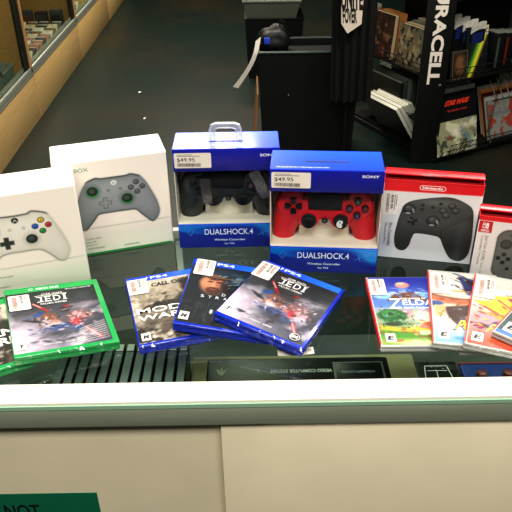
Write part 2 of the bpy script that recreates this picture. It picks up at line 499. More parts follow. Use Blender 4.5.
cbox('side_panel', M['white_card'], XW, XW + .015, .626, 1.06, 0, 1.0)
cbox('back_glass', M['pane'], -XW, XW, 1.047, 1.052, .2, .975)
cbox('back_frame', M['white_trim'], -XW, XW, 1.052, 1.066, .984, 1.0, bev=.001, lab='white rear edge trim')
cbox('back_post', M['white'], -.143, -.132, 1.034, 1.045, .16, .984, lab='narrow white post at the rear glass')

sg = thing('notice_sign', 'dark green sign with black NOT lettering stuck to the cream door', 'sign', (-.305, .6445, .69))
MB().box(-.25, .070, -.0008, .0, 0, .1145).build('sign_board', mat('sign_green', (12, 108, 78), 0.5, noise=0.06, nscale=18), sg, smooth=False)
P = Print(); ink = (16, 22, 20)
for t_, b_ in (('DO', (-118, 62, -82, 91)), ('NOT', (-70, 62, -18, 91)), ('LEAN', (-220, 15, -150, 42)), ('ON', (-130, 15, -96, 42)), ('GLASS', (-76, 15, -10, 42))):
    P = Print(); P.text(t_, *b_, ink, bold=.02); P.build('lettering', M['printm'], sg, (0, -.001, .0), FRONT)

tg = thing('paper_label', 'small white paper label under the corner of the blue case', 'label', (.028, .707, ZT))
mb = MB(); n = 10
for i in range(n + 1):
    t = i / n; zc = .0006 + .002 * (t - .5) ** 2 * 4
    mb.v += [(.05 * t, .0 + .004 * t, zc), (.05 * t - .001, .0165 + .0 * t, zc + .001)]
mb.f = [[2 * i, 2 * i + 2, 2 * i + 3, 2 * i + 1] for i in range(n)]; mb.m = [0] * n
mb.build('label_paper', M['paper'], tg)
Print().text('NTE', 35, 7, 47, 12, (60, 60, 60), bold=.01).build('lettering', M['sticker'], tg, (0, 0, .004))

# things on the shelf under the glass -------------------------------------------------
SH = .765
con = thing('game_console', 'tan-edged black vintage game console seen through the glass', 'console', (-.1115, .692, SH))
cw = .379
mb = MB(); mb.box(0, cw, 0, .208, 0, .072, bev=.004); mb.build('housing', M['tan'], con)
MB().box(.026, cw - .046, -.002, .1965, .060, .0765, bev=.004).build('top_panel', M['console_black'], con)['label'] = 'black top panel'
mb = MB(); mb.box(.238, cw - .056, .09, .181, .0766, .0785, bev=.0008)
mb.build('keypad_frame', M['grey'], con); MB().box(.242, cw - .060, .094, .177, .0780, .0795, bev=.0006).build('keypad', M['console_black'], con)
P = Print()
P.text('VIDEO COMPUTER SYSTEM', 134, 158, 236, 166, (226, 230, 222), bold=.02, rot=180)
P.build('lettering', M['printm'], con, (0, 0, .0767)); P = Print()
for a in (-32, 0, 32):
    c, s_ = math.cos(R(90 + a)), math.sin(R(90 + a))
    P.poly([(51 - 3, 154), (51 + 3, 154), (51 + 15 * c + 1.5, 156 + 15 * s_), (51 + 15 * c - 1.5, 156 + 15 * s_)], (190, 194, 164))
P.build('emblem', M['printm'], con, (0, 0, .0767))
P = Print(); P.text('INTELLIGENT CONTROL', 250, 152, 306, 157, (150, 170, 178), rot=180)
P.build('lettering', M['printm'], con, (0, 0, .0797))

for i in range(12):
    d = thing('dvd_case', 'black case standing spine-up in the row under the glass', 'case', (-.315 + i * .0172, .67, SH), 0, 'black cases in a row under the glass')
    if i == 0:
        MB().box(0, .0142, 0, .19, 0, .135, bev=.0015).build('shell', M['console_black'], d)
        MB().box(.0012, .0128, .002, .170, .1345, .1356).build('spine_insert', M['spine_grey'], d)
        MB().box(.0014, .0126, .1735, .1885, .1345, .1362).build('end_label', M['spine_light'], d)['label'] = 'pale end label'
        d0 = d
    else:
        for ch in d0.children:
            c = ch.copy(); C.objects.link(c); c.parent = d

bd = thing('joystick_panel', 'flat blue box with dark red knobs under the glass', 'device', (.352, .70, SH))
MB().box(0, .24, 0, .195, 0, .05, bev=.003).build('housing', M['blue_dev'], bd)
MB().box(-.001, .241, .193, .197, .045, .0515).build('rear_edge', M['red_knob'], bd)
for x in (.03, .075, .118, .16): 
    k = MB().cyl((x, .165, .053), (0, 0, 1), .008, .008, bev=.001).build('knob', M['red_knob'], bd)
    MB().cyl((x, .165, .0505), (0, 0, 1), .011, .002).build('knob_ring', M['black'], k)
bb = thing('black_box', 'black box with a white outline drawing under the glass', 'box', (.272, .69, SH))
MB().box(0, .074, 0, .212, 0, .05, bev=.002).build('carton', M['console_black'], bb)
P = Print(); wl = (226, 230, 224)
P.stroke([(10, 140), (64, 140), (56, 200), (18, 200)], 1.6, wl, True); P.stroke([(34, 140), (36, 182), (36, 188)], 1.4, wl); P.stroke([(20, 188), (54, 188)], 1.4, wl); P.stroke([(14, 168), (60, 168)], 1.0, wl)
P.build('outline_print', M['printm'], bb, (0, 0, .0502))

# ------------------------------------------------------------------ boxed controllers
GR = 'boxed controllers along the back of the counter'
def box_thing(name, label, x, y, r):
    return thing(name, label, 'box', (x, y, ZT), R(r), GR)

def letter_art(P, t, cx, cy, h, col, bold=.02):
    _, _, asp = text_geo(t, bold); w = h * asp
    P.text(t, cx - w / 2, cy - h / 2, cx + w / 2, cy + h / 2, col, bold=bold)

def pad_art(cv, out, base, shade, edge, dark_top=True):
    o = smooth(out, 4); d = cv.sdf(o)
    return o, d

def white_pad_box(root, W, H, D, half, cx, base, shade, bcol, feat, under, letters, outline_dark):
    mb = MB(); mb.box(0, W, 0, D, 0, H, bev=.0022, seg=3); mb.build('carton', M['white_card'], root)
    # lid seam flaps on the side and the coloured bottom edge
    MB().box(.004, W - .004, -.0006, .002, 0, .0035).build('bottom_edge', M['green_card'], root)['label'] = 'green strip along the bottom edge'
    MB().box(W - .001, W + .0005, .006, D - .006, H - .03, H - .004).build('side_flap', M['white_card'], root)
    w, h = W * 1000, H * 1000
    cv = Cv(w - 5, h - 5, .8, (250, 240, 228))
    cv.grad((212, 216, 198), (250, 239, 227), 0, 52)
    cv.grad((250, 239, 227), (252, 243, 231), 52, h)
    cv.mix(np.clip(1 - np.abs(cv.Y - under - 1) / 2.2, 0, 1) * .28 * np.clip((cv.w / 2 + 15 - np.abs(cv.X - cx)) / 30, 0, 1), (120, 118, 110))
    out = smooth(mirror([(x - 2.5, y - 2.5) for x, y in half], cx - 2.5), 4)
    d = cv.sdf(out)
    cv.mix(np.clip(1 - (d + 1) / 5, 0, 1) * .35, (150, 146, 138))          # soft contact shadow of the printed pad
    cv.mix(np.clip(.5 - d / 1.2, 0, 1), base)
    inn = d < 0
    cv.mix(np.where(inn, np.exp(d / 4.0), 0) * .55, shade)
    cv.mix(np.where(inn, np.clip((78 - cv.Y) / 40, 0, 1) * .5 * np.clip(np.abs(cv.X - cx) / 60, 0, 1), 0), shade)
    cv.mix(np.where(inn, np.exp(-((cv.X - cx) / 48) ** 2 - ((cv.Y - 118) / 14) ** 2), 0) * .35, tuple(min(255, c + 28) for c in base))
    # dark lower rim and dark bumper line at the top
    rim = np.clip(1 - np.abs(d + .1) / 1.5, 0, 1)
    low = np.clip((92 - cv.Y) / 8, 0, 1) * np.clip((62 - np.abs(cv.X - cx)) / 8, 0, 1)
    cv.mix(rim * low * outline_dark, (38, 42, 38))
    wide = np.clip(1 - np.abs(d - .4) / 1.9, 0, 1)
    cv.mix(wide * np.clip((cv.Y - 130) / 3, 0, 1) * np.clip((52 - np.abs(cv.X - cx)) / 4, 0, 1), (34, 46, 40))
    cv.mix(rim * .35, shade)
    for x, y, rx in feat['stick']:
        cv.ell(x - 2.5, y - 2.5, rx * 1.75, rx * 1.7, shade, .35, .45)
        cv.ell(x - 2.5, y - 3.2, rx * 1.22, rx * 1.15, feat['ring'], .2)
        cv.ell(x - 2.5, y - 2.2, rx * 1.05, rx * .98, (28, 34, 30), .2)
        cv.ell(x - 3.3, y - 1.4, rx * .62, rx * .56, (66, 80, 68), .5)
    x, y = feat['dpad']; x -= 2.5; y -= 2.5
    for a, b in ((10.2, 3.6), (3.6, 10.2)):
        cv.poly([(x - a, y - b), (x + a, y - b), (x + a, y + b), (x - a, y + b)], feat['dcol2'], 1.4)
    for a, b in ((9, 2.7), (2.7, 9)):
        cv.poly([(x - a, y - b), (x + a, y - b), (x + a, y + b), (x - a, y + b)], feat['dcol'], 1.2)
    for (x, y), c in zip(feat['btn'], bcol):
        cv.ell(x - 2.5, y - 2.5, 4.9, 4.7, (40, 44, 42), .25); cv.ell(x - 2.5, y - 2.3, 3.9, 3.7, c, .35)
        cv.ell(x - 3.4, y - 1.2, 1.5, 1.2, tuple(min(255, v + 60) for v in c), .8, .7)
    x, y = feat['guide']; cv.ell(x - 2.5, y - 2.5, 5.0, 4.6, feat['gcol'], .2)
    for x, y in feat['small']:
        cv.ell(x - 2.5, y - 2.5, 3.0, 2.6, tuple(max(0, c - 26) for c in base), .3)
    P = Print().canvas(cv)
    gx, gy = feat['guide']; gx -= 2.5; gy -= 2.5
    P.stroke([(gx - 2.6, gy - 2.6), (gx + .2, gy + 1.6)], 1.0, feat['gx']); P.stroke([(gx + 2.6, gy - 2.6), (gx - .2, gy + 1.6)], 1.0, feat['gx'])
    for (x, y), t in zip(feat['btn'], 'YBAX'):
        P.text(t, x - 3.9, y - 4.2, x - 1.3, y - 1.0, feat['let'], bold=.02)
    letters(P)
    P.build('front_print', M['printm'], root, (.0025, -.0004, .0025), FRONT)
    return root

xg = box_thing('controller_box', 'white carton showing a grey gamepad, standing left of the blue boxes', -.3158, .9667, 15.87)
half_g = [(91, 137.5), (111.8, 137.6), (118.3, 139.3), (128.2, 136.6), (136.2, 132), (143.3, 121.7), (149.5, 107.7), (156.8, 89.5), (159.7, 77.7), (160.9, 66), (156.4, 54), (147.8, 47.9), (139.9, 54.1), (129.3, 66.1), (121.4, 74.5), (104.6, 75.6), (92, 75.8)]
def lg(P):
    P.text('XBOX', 22, 151, 51.5, 157.5, (52, 140, 84), bold=-.005)
    for k, t in enumerate(('Controller', 'sans fil', 'pour la', 'consommation')):
        P.text(t, 31, 27 - k * 6.2, 31 + (26, 15, 17, 29)[k], 30.5 - k * 6.2, (96, 100, 92))
    P.rect(92, 6, 118, 9, (160, 178, 158))
white_pad_box(xg, .1804, .172, .076, half_g, 91.2, (146, 150, 152), (92, 98, 102), [(96, 100, 104)] * 4,
    dict(stick=[(55.9, 116.8, 8.2), (109.9, 97.4, 8.2)], ring=(30, 150, 72), dpad=(73.9, 93.6), dcol=(142, 146, 148), dcol2=(84, 90, 94),
         btn=[(126.9, 124.6), (136.5, 115.3), (127.3, 107.2), (117.8, 116)], guide=(91.2, 128.2), gcol=(224, 224, 220), gx=(150, 154, 156), small=[(81.3, 115.7), (101, 116.2)], let=(50, 54, 56)),
    47, lg, .95)

xw = box_thing('controller_box', 'white carton showing a white gamepad, leftmost box at the photo edge', -.4297, .8424, 17.18)
def K(p): return (p[0], p[1])
half_w = [K(p) for p in [(82, 137.5), (100.6, 138.4), (107.5, 141.5), (120.5, 138.1), (128.7, 133.3), (137, 116.8), (145.1, 96.4), (150.9, 75.7), (149.9, 61.9), (143.7, 51.8), (137.6, 50.7), (131.2, 54.4), (119.5, 68.1), (109.3, 75.7), (95.6, 77.4), (83, 77)]]
def lw(P):
    P.text('XBOX', 14, 153, 45, 160, (52, 140, 84), bold=-.005)
    for k, t in enumerate(('Wireless Controller', 'Manette', 'sans fil', 'consommation')):
        P.text(t, 22, 34 - k * 5.8, 22 + (38, 17, 15, 29)[k], 37.3 - k * 5.8, (110, 116, 104))
white_pad_box(xw, .175, .1743, .0724, half_w, 82.2, (232, 226, 214), (190, 186, 172), [(214, 178, 40), (206, 52, 44), (44, 150, 62), (38, 92, 190)],
    dict(stick=[(*K((46, 116.5)), 7.8), (*K((100.5, 96.1)), 7.8)], ring=(196, 192, 180), dpad=K((64.8, 94.7)), dcol=(44, 54, 48), dcol2=(60, 68, 62),
         btn=[K(p) for p in ((118.1, 125.6), (127.6, 116), (118.1, 107.1), (108.5, 116.2))], guide=K((82.2, 130.6)), gcol=(30, 36, 32), gx=(220, 220, 214), small=[K((92, 116.4)), K((72.3, 116.2))], let=(24, 28, 26)),
    49, lw, .5)

# --- gamepads inside window boxes
def pad_body(name, m, parent):
    mb = MB()
    mb.box(-.054, .054, .004, .028, .080, .131, bev=.008, seg=3)
    for s in (-1, 1):
        mb.cyl((s * .0495, .015, .1085), (0, 1, 0), .0265, .026, n=32, bev=.006)
        for t in np.linspace(0, 1, 9):
            r = .0255 - .0075 * t
            mb.sph((s * (.0535 + .0115 * t), .0225 - .004 * t, .102 - .050 * t), (r, r * .80, r))
        mb.cyl((s * .025, .014, .083), (0, 1, 0), .0162, .024, n=32, bev=.003)
    tmp = mb.build('tmp_body', m, smooth=False)
    md = tmp.modifiers.new('r', 'REMESH'); md.mode = 'VOXEL'; md.voxel_size = .0016
    sm = tmp.modifiers.new('s', 'SMOOTH'); sm.iterations = 6; sm.factor = .5
    dg = bpy.context.evaluated_depsgraph_get(); dg.update()
    me = bpy.data.meshes.new_from_object(tmp.evaluated_get(dg)); me.name = name
    bpy.data.objects.remove(tmp)
    me.materials.clear(); me.materials.append(m)
    me.polygons.foreach_set('use_smooth', [True] * len(me.polygons))
    o = bpy.data.objects.new(name, me); C.objects.link(o); o.parent = parent
    return o

def gamepad(label, loc, rot, body_m, glare=False):
    g = thing('gamepad', label, 'game controller', loc, rot, 'gamepads inside the window boxes')
    pad_body('body', body_m, g)
    F = Matrix.Rotation(R(90), 4, 'X')
    mb = MB(); pts = [(-26.5, 103), (26.5, 103), (26.5, 129), (-26.5, 129)]
    mb.box(-.0265, .0265, .0005, .006, .1025, .1305, bev=.002); o = mb.build('touchpad', M['black'], g); o['label'] = 'black touchpad'
    for s in (-1, 1):
        st = MB()
        st.cyl((s * .025, -.0005, .084), (0, 1, 0), .0118, .005, n=32, bev=.001)
        st.cyl((s * .025, -.004, .084), (0, 1, 0), .0070, .006, n=24)
        st.cyl((s * .025, -.0085, .0845), (0, 1, 0), .0100, .0045, n=32, bev=.0016)
        so = st.build('thumbstick', M['rubber'], g); so['label'] = 'black thumbstick'
        cp = MB(); cp.cyl((s * .025, -.0109, .0845), (0, 1, 0), .0074, .0012, n=28, bev=.0005); cp.build('stick_cap', M['black'], so)
        if glare and s == 1:  # white crescent: reflection of a light painted onto the right stick cap
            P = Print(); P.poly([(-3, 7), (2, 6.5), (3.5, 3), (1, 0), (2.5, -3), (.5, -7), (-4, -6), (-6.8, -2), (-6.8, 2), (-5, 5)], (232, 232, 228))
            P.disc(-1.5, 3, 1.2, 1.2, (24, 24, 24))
            P.build('painted_glare', M['printm'], so, (s * .025, -.0117, .0845), FRONT)
        MB().box(s * .033 - .0028, s * .033 + .0028, -.0005, .006, .1205, .1285, bev=.001).build('menu_button', M['black'], g)
    for dx, dz in ((0, 1), (0, -1), (1, 0), (-1, 0)):
        a = math.atan2(dz, dx)
        arrow = [(3.0, 0), (6.4, 4.6), (13.6, 4.6), (13.6, -4.6), (6.4, -4.6)]
        pp = [((x * math.cos(a) - y * math.sin(a)) / 1000, (x * math.sin(a) + y * math.cos(a)) / 1000) for x, y in arrow]
        mx = Matrix.Translation((-.0497, .0015, .109)) @ F
        MB().prism(pp, mx, .0035, bev=.0006).build('direction_button', M['black'], g)
    for k, (dx, dz) in enumerate(((0, .0122), (.0122, 0), (0, -.0122), (-.0122, 0))):
        b = MB().cyl((.0497 + dx, -.0005, .1075 + dz), (0, 1, 0), .0056, .006, n=28, bev=.0012).build('action_button', M['black'], g)
        P = Print(); col = ((70, 160, 130), (190, 90, 80), (110, 130, 190), (170, 110, 150))[k]
        if k == 0: P.stroke([(-2.4, -1.8), (2.4, -1.8), (0, 2.4)], .7, col, True)
        if k == 1: P.ring(0, 0, 2.7, .7, col)
        if k == 2: P.stroke([(-2, -2), (2, 2)], .7, col); P.stroke([(-2, 2), (2, -2)], .7, col)
        if k == 3: P.stroke([(-2.1, -2.1), (2.1, -2.1), (2.1, 2.1), (-2.1, 2.1)], .7, col, True)
        P.build('symbol', M['printm'], b, (.0497 + dx, -.0038, .1075 + dz), FRONT)
    MB().cyl((0, .0025, .083), (0, 1, 0), .0048, .004, n=24, bev=.0008).build('home_button', M['black'], g)
    MB().cyl((0, .0005, .083), (0, 1, 0), .0022, .001, n=16).build('home_mark', M['grey'], g)
    return g

def window_box(root, W, H, D, z1, z2, texts, price, seed, straps=False):
    w, h = W * 1000, H * 1000
    mb = MB()
    mb.box(0, W, 0, D, z2, H, 0, bev=.0012)                 # printed cap
    mb.box(0, W, 0, D, 0, z1, 0, bev=.0012)                 # printed base band
    mb.box(0, W, D - .0015, D, z1, z2, 1)                   # back wall
    mb.box(0, .0012, .004, D, z1, z2, 1); mb.box(W - .0012, W, .004, D, z1, z2, 1)
    mb.box(.0012, W - .0012, .0015, D - .0015, z1, z1 + .001, 1)
    mb.build('carton', [M['blue_card'], M['tray']], root)
    MB().box(.002, W - .002, .0002, .0008, z1, z2).build('window', M['window'], root)['label'] = 'clear plastic window'
    MB().box(.045, W - .045, .040, .042, z1 + .001, z1 + .040).build('inner_card', M['tray'], root)
    # cap front
    ch = h - z2 * 1000
    cv = Cv(w - 2, ch - 1, 2.0, (12, 20, 150)); cv.grad((10, 14, 120), (20, 30, 168), 0, ch)
    P = Print().canvas(cv)
    texts['front'](P); P.build('cap_print', M['printgloss'], root, (.001, -.0003, z2 + .0005), FRONT)
    # top face
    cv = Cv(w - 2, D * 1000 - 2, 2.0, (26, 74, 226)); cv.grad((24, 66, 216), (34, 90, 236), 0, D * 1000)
    P = Print().canvas(cv); texts['top'](P)
    P.build('top_print', M['printgloss'], root, (.001, .001, H + .0003))
    # base band front
    bh = z1 * 1000
    cv = Cv(w - 2, bh - 1, 1.2, (8, 26, 120))
    X, Y = cv.X, cv.Y
    cv.grad((6, 24, 116), (10, 44, 160), 0, bh)
    cv.mix(np.clip((Y - (bh - 10 + 10 * np.sin((X - 20) / 60) - X * .06)) / 6, 0, 1), (20, 110, 205))
    cv.mix(np.clip((Y - (bh - 22 + .0022 * (X - 60) ** 2)) / 3, 0, 1) * np.clip(1 - X / 70, 0, 1), (16, 120, 214))
    cv.mix(np.clip((X - (w - 52) - (bh - Y) * 1.0) / 18, 0, 1) * np.clip((Y - 12) / 12, 0, 1), (22, 136, 214))
    P = Print().canvas(cv)
    P.text('DUALSHOCK.4', 43, bh - 20.5, 125, bh - 9.5, (226, 236, 246), bold=.003)
    P.text('Wireless Controller', 59, bh - 32.5, 112, bh - 28.5, (210, 222, 240), bold=.012)
    P.text('for PS4', 76, bh - 40, 93, bh - 36.5, (190, 205, 230), bold=.01)
    lc = (60, 150, 225)
    P.stroke([(14, bh - 16), (20, bh - 7), (25, bh - 13), (19, bh - 22)], .8, lc, True)
    P.stroke([(134, bh - 22), (148, bh - 14)], .9, lc); P.stroke([(139, bh - 12), (143, bh - 24)], .9, lc)
    P.ring(160, bh - 15, 8, 1.0, lc); P.ring(160, bh - 15, 6.4, .5, lc)
    P.build('band_print', M['printgloss'], root, (.001, -.0003, .0005), FRONT)
    st = price_sticker(59, 26, price, 0, seed); st.build('price_sticker', M['sticker'], root, (.0025, -.0012, z2 + .0068), FRONT)

db = box_thing('controller_box', 'blue window box with a black gamepad and clear hang loop on top', -.13, .994, .18)
window_box(db, .1707, .1827, .0694, .046, .144, dict(
    front=lambda P: P.text('SONY', 138, 24, 164, 29, (235, 238, 246), bold=.03),
    top=lambda P: P.text('Wireless Controller', 62, 12, 96, 15.5, (220, 228, 250), bold=.02)), '$49.95', 3)
hl = [(-.0245, 0), (-.0245, .020), (-.022, .0275), (-.0150, .0305), (.0150, .0305), (.022, .0275), (.0245, .020), (.0245, 0)]
ht = MB()
ht.tube([(.0845 + x, .030, .183 + z) for x, z in hl], .0022, 8)
ht.tube([(.0845 + x * .72, .030, .183 + z * .74) for x, z in hl], .0012, 8)
outer = [(x, z) for x, z in hl]; inner = [(x * .72, z * .74) for x, z in hl]
vs = [(.0845 + x, .030, .183 + z) for x, z in outer] + [(.0845 + x, .030, .183 + z) for x, z in inner]; n = len(hl)
ht.add(vs, [[i, i + 1, n + i + 1, n + i] for i in range(n - 1)])
ht.build('hang_loop', M['milky'], db)['label'] = 'clear plastic hang loop'
MB().box(.056, .113, .0285, .0315, .1828, .1836).build('hang_slot', M['black'], db)
for (xa, za, xb, zb, wd) in ((.052, .084, .049, .128, .016), (.128, .140, .150, .094, .018)):
    d = Vector((xb - xa, 0, zb - za)).normalized(); nrm = Vector((-d.z, 0, d.x)) * wd / 2
    a, b = Vector((xa, .0035, za)), Vector((xb, .0045, zb))
    s = MB(); s.add([a + nrm, a - nrm, b - nrm, b + nrm], [[0, 1, 2, 3]]); s.build('retaining_strap', M['strap'], db)['label'] = 'grey translucent strap'

dr = box_thing('controller_box', 'blue window box with a red gamepad, in front of the other blue box', .0227, .9198, -4.895)
window_box(dr, .1704, .181, .0712, .0465, .1445, dict(
    front=lambda P: P.text('SONY', 136, 25, 162, 29.5, (235, 238, 246), bold=.03),
    top=lambda P: P.text('DUALSHOCK.4 Wireless Controller', 9, 6, 88, 10.5, (225, 232, 250), bold=.0)), '$49.95', 4)
MB().box(.053, .118, .0275, .0315, .1812, .1816).build('hang_slot', mat('slot_grey', (34, 34, 30), .6), dr)

def inbox(root, W, off): 
    return (root.matrix_basis @ Vector((W / 2, off, 0)))
bpy.context.view_layer.update()
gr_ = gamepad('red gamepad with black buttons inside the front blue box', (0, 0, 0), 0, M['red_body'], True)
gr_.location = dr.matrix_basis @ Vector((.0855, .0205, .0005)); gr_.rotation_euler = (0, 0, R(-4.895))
gk = gamepad('black gamepad inside the rear blue box', (0, 0, 0), 0, M['black_body'])
gk.location = db.matrix_basis @ Vector((.0855, .0205, .0005)); gk.rotation_euler = (0, 0, R(.18))

# --- red and white boxes
def red_box(root, W, H, D, hdr, art, slot=True):
    zl = H - .006                                   # top of the front panel; the hang flap curls above a dark recess
    mb = MB(); mb.box(0, W, 0, D, 0, H - .012, 0, bev=.001)
    mb.box(0, W, 0, .0010, H - .0122, zl, 1)
    mb.box(0, .0010, .0010, D, H - .0122, zl, 1); mb.box(W - .0010, W, .0010, D, H - .0122, zl, 1)
    mb.build('carton', [M['white_card'], M['red_card']], root)
    fl = MB(); y0 = .0105; pts = []
    for i in range(9):
        t = i / 8; pts.append((y0 + (D - y0) * t, H + .0015 * math.sin(math.pi * t * .9)))
    n = 9
    top = [(0, y, z) for y, z in pts] + [(W, y, z) for y, z in pts]
    bot = [(0, y, z - .002) for y, z in pts] + [(W, y, z - .002) for y, z in pts]
    vs = top + bot; q = []
    for i in range(n - 1):
        q += [[i, i + 1, n + i + 1, n + i], [2 * n + i, 2 * n + n + i, 2 * n + n + i + 1, 2 * n + i + 1]]
        q += [[i, 2 * n + i, 2 * n + i + 1, i + 1], [n + i, n + i + 1, 3 * n + i + 1, 3 * n + i]]
    q += [[0, n, 3 * n, 2 * n], [n - 1, 2 * n + n - 1, 3 * n + n - 1, 2 * n - 1]]
    fl.add(vs, q); fl.box(0, W, D - .0015, D, H - .0122, H - .001); fl.build('hang_flap', M['red_card'], root)['label'] = 'red folded hang flap'
    MB().box(.0010, W - .0010, .0010, D - .0015, H - .0120, H - .0110).build('lid_recess', M['recess_shade'], root)  # darker red sheet: shade under the flap put into its colour
    if slot:
        s = MB(); s.prism([(.055, 0), (.085, 0), (.082, .003), (.074, .0035), (.070, .0055), (.066, .0035), (.058, .003)], Matrix.Translation((0, y0 - .0004, H - .0012)) @ Matrix.Rotation(R(25), 4, 'X'), .0006)
        s.build('hang_slot', M['grey'], root)
    P = art(); P.build('front_print', M['printm'], root, (.0006, -.0004, .001), FRONT)

def pro_art():
    w, h = 150.3, 142.0
    cv = Cv(w, h, .7, (214, 212, 214)); cv.grad((196, 198, 204), (226, 222, 220), 0, h)
    cv.mix(np.clip((24 - cv.X) / 6, 0, 1) * np.clip((82 - cv.Y) / 4, 0, 1) * .35, (178, 190, 205))
    top = 122.5 + cv.X * .012
    cv.mix(np.clip((cv.Y - top) / 1.0, 0, 1), (218, 22, 34))
    cv.mix(np.clip((cv.Y - (h - 4)) / 4, 0, 1) * .6, (190, 14, 26))
    cv.mix(np.clip(1 - np.abs(cv.Y - top) / 1.0, 0, 1) * .5, (236, 130, 130))
    out = smooth([(33.4, 99.2), (44.7, 107.7), (65.5, 113.6), (94.6, 118.4), (111.5, 116.8), (127.1, 110.1), (137.9, 101.2), (141.9, 84.7), (145.1, 43.6), (142.9, 16.9), (133.7, 4.8), (122.5, 4.6), (113, 10.9), (102.8, 28.8), (95.5, 43.8), (84.1, 47.8), (57.6, 49.5), (51.8, 41.9), (48.2, 25.6), (41.1, 15.8), (32, 16), (25.9, 23.3), (23.4, 41.7), (26.1, 68.3), (29.6, 86.3)], 4)
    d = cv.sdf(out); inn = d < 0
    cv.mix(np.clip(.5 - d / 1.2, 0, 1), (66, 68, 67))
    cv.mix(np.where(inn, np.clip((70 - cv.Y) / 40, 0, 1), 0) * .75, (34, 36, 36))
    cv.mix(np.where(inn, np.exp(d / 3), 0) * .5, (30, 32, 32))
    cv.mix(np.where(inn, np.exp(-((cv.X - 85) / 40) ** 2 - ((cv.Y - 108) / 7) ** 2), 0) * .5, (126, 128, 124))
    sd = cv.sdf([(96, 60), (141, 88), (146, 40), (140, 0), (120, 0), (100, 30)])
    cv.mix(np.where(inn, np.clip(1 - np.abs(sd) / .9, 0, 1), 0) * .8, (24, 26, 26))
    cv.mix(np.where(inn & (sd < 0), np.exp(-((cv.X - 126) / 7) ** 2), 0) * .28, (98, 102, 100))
    for x, y, r in ((41.9, 92.5, 9.5), (80.8, 74.4, 10)):
        cv.ell(x, y, r * 1.05, r, (26, 28, 28), .2); cv.ell(x - .5, y + 2.4, r * .72, r * .6, (62, 64, 62), .3)
        cv.ell(x + r * .7, y - 1.5, 1.6, 4.5, (176, 172, 166), .6, .8, rot=20); cv.ell(x - r * .1, y - r * .75, 4.5, 1.6, (190, 186, 180), .6, .8)
        cv.ell(x - 2, y + 3.6, r * .3, r * .2, (110, 112, 110), .8, .8)
    x, y = 49.2, 71.4
    for a, b in ((8, 2.6), (2.6, 8)):
        c, q = math.cos(R(18)), math.sin(R(18))
        cv.poly([(x + u * c - v * q, y + u * q + v * c) for u, v in ((-a, -b), (a, -b), (a, b), (-a, b))], (22, 24, 24), 1.0)
    cv.ell(47, 73, 3.5, 1.2, (120, 120, 116), .8, .7)
    for x, y in ((107, 103.2), (94.3, 93.7), (112.9, 95.3), (99.5, 86.2)):
        cv.ell(x, y, 6, 5.4, (22, 24, 24), .2); cv.ell(x, y + .8, 4.8, 4, (74, 76, 74), .3); cv.ell(x - .8, y + 1.8, 2.2, 1.2, (112, 112, 108), .8, .7)
    for x, y in ((62.5, 101.7), (89.7, 106.1), (62, 94), (78, 99)):
        cv.ell(x, y, 3.1, 2.6, (34, 36, 36), .3)
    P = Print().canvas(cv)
    P.rrect(54, 128, 94, 136.2, 4, (246, 232, 228)); P.rrect(54.9, 128.9, 93.1, 135.3, 3.2, (218, 22, 34))
    P.text('Nintendo', 58.5, 129.9, 89.5, 134.3, (248, 238, 234), bold=.03)
    P.rect(3.4, 82, 24, 121, (226, 222, 218))
    rs = random.Random(5); y = 84
    while y < 119:
        b = rs.choice((.5, .8, 1.2)); P.rect(5, y, 10, y + b, (150, 146, 142)); y += b + rs.choice((.5, .8))
    P.text('$59.95', 12, 92, 16, 117, (58, 56, 56), bold=.015, rot=-90)
    for k, x in enumerate((18, 20.6)): P.rect(x, 90 + k * 8, x + 1, 118, (150, 146, 142))
    P.text('Pro Controller', 12.5, 22, 18, 66, (64, 66, 70), rot=-90); P.text('Manette Pro', 6.5, 28, 10, 66, (96, 98, 104), rot=-90)
    return P
pr = box_thing('controller_box', 'red-topped white box with a large black gamepad picture, right of the blue boxes', .2037, .9581, -11.44)
red_box(pr, .1515, .1494, .0300, .027, pro_art)

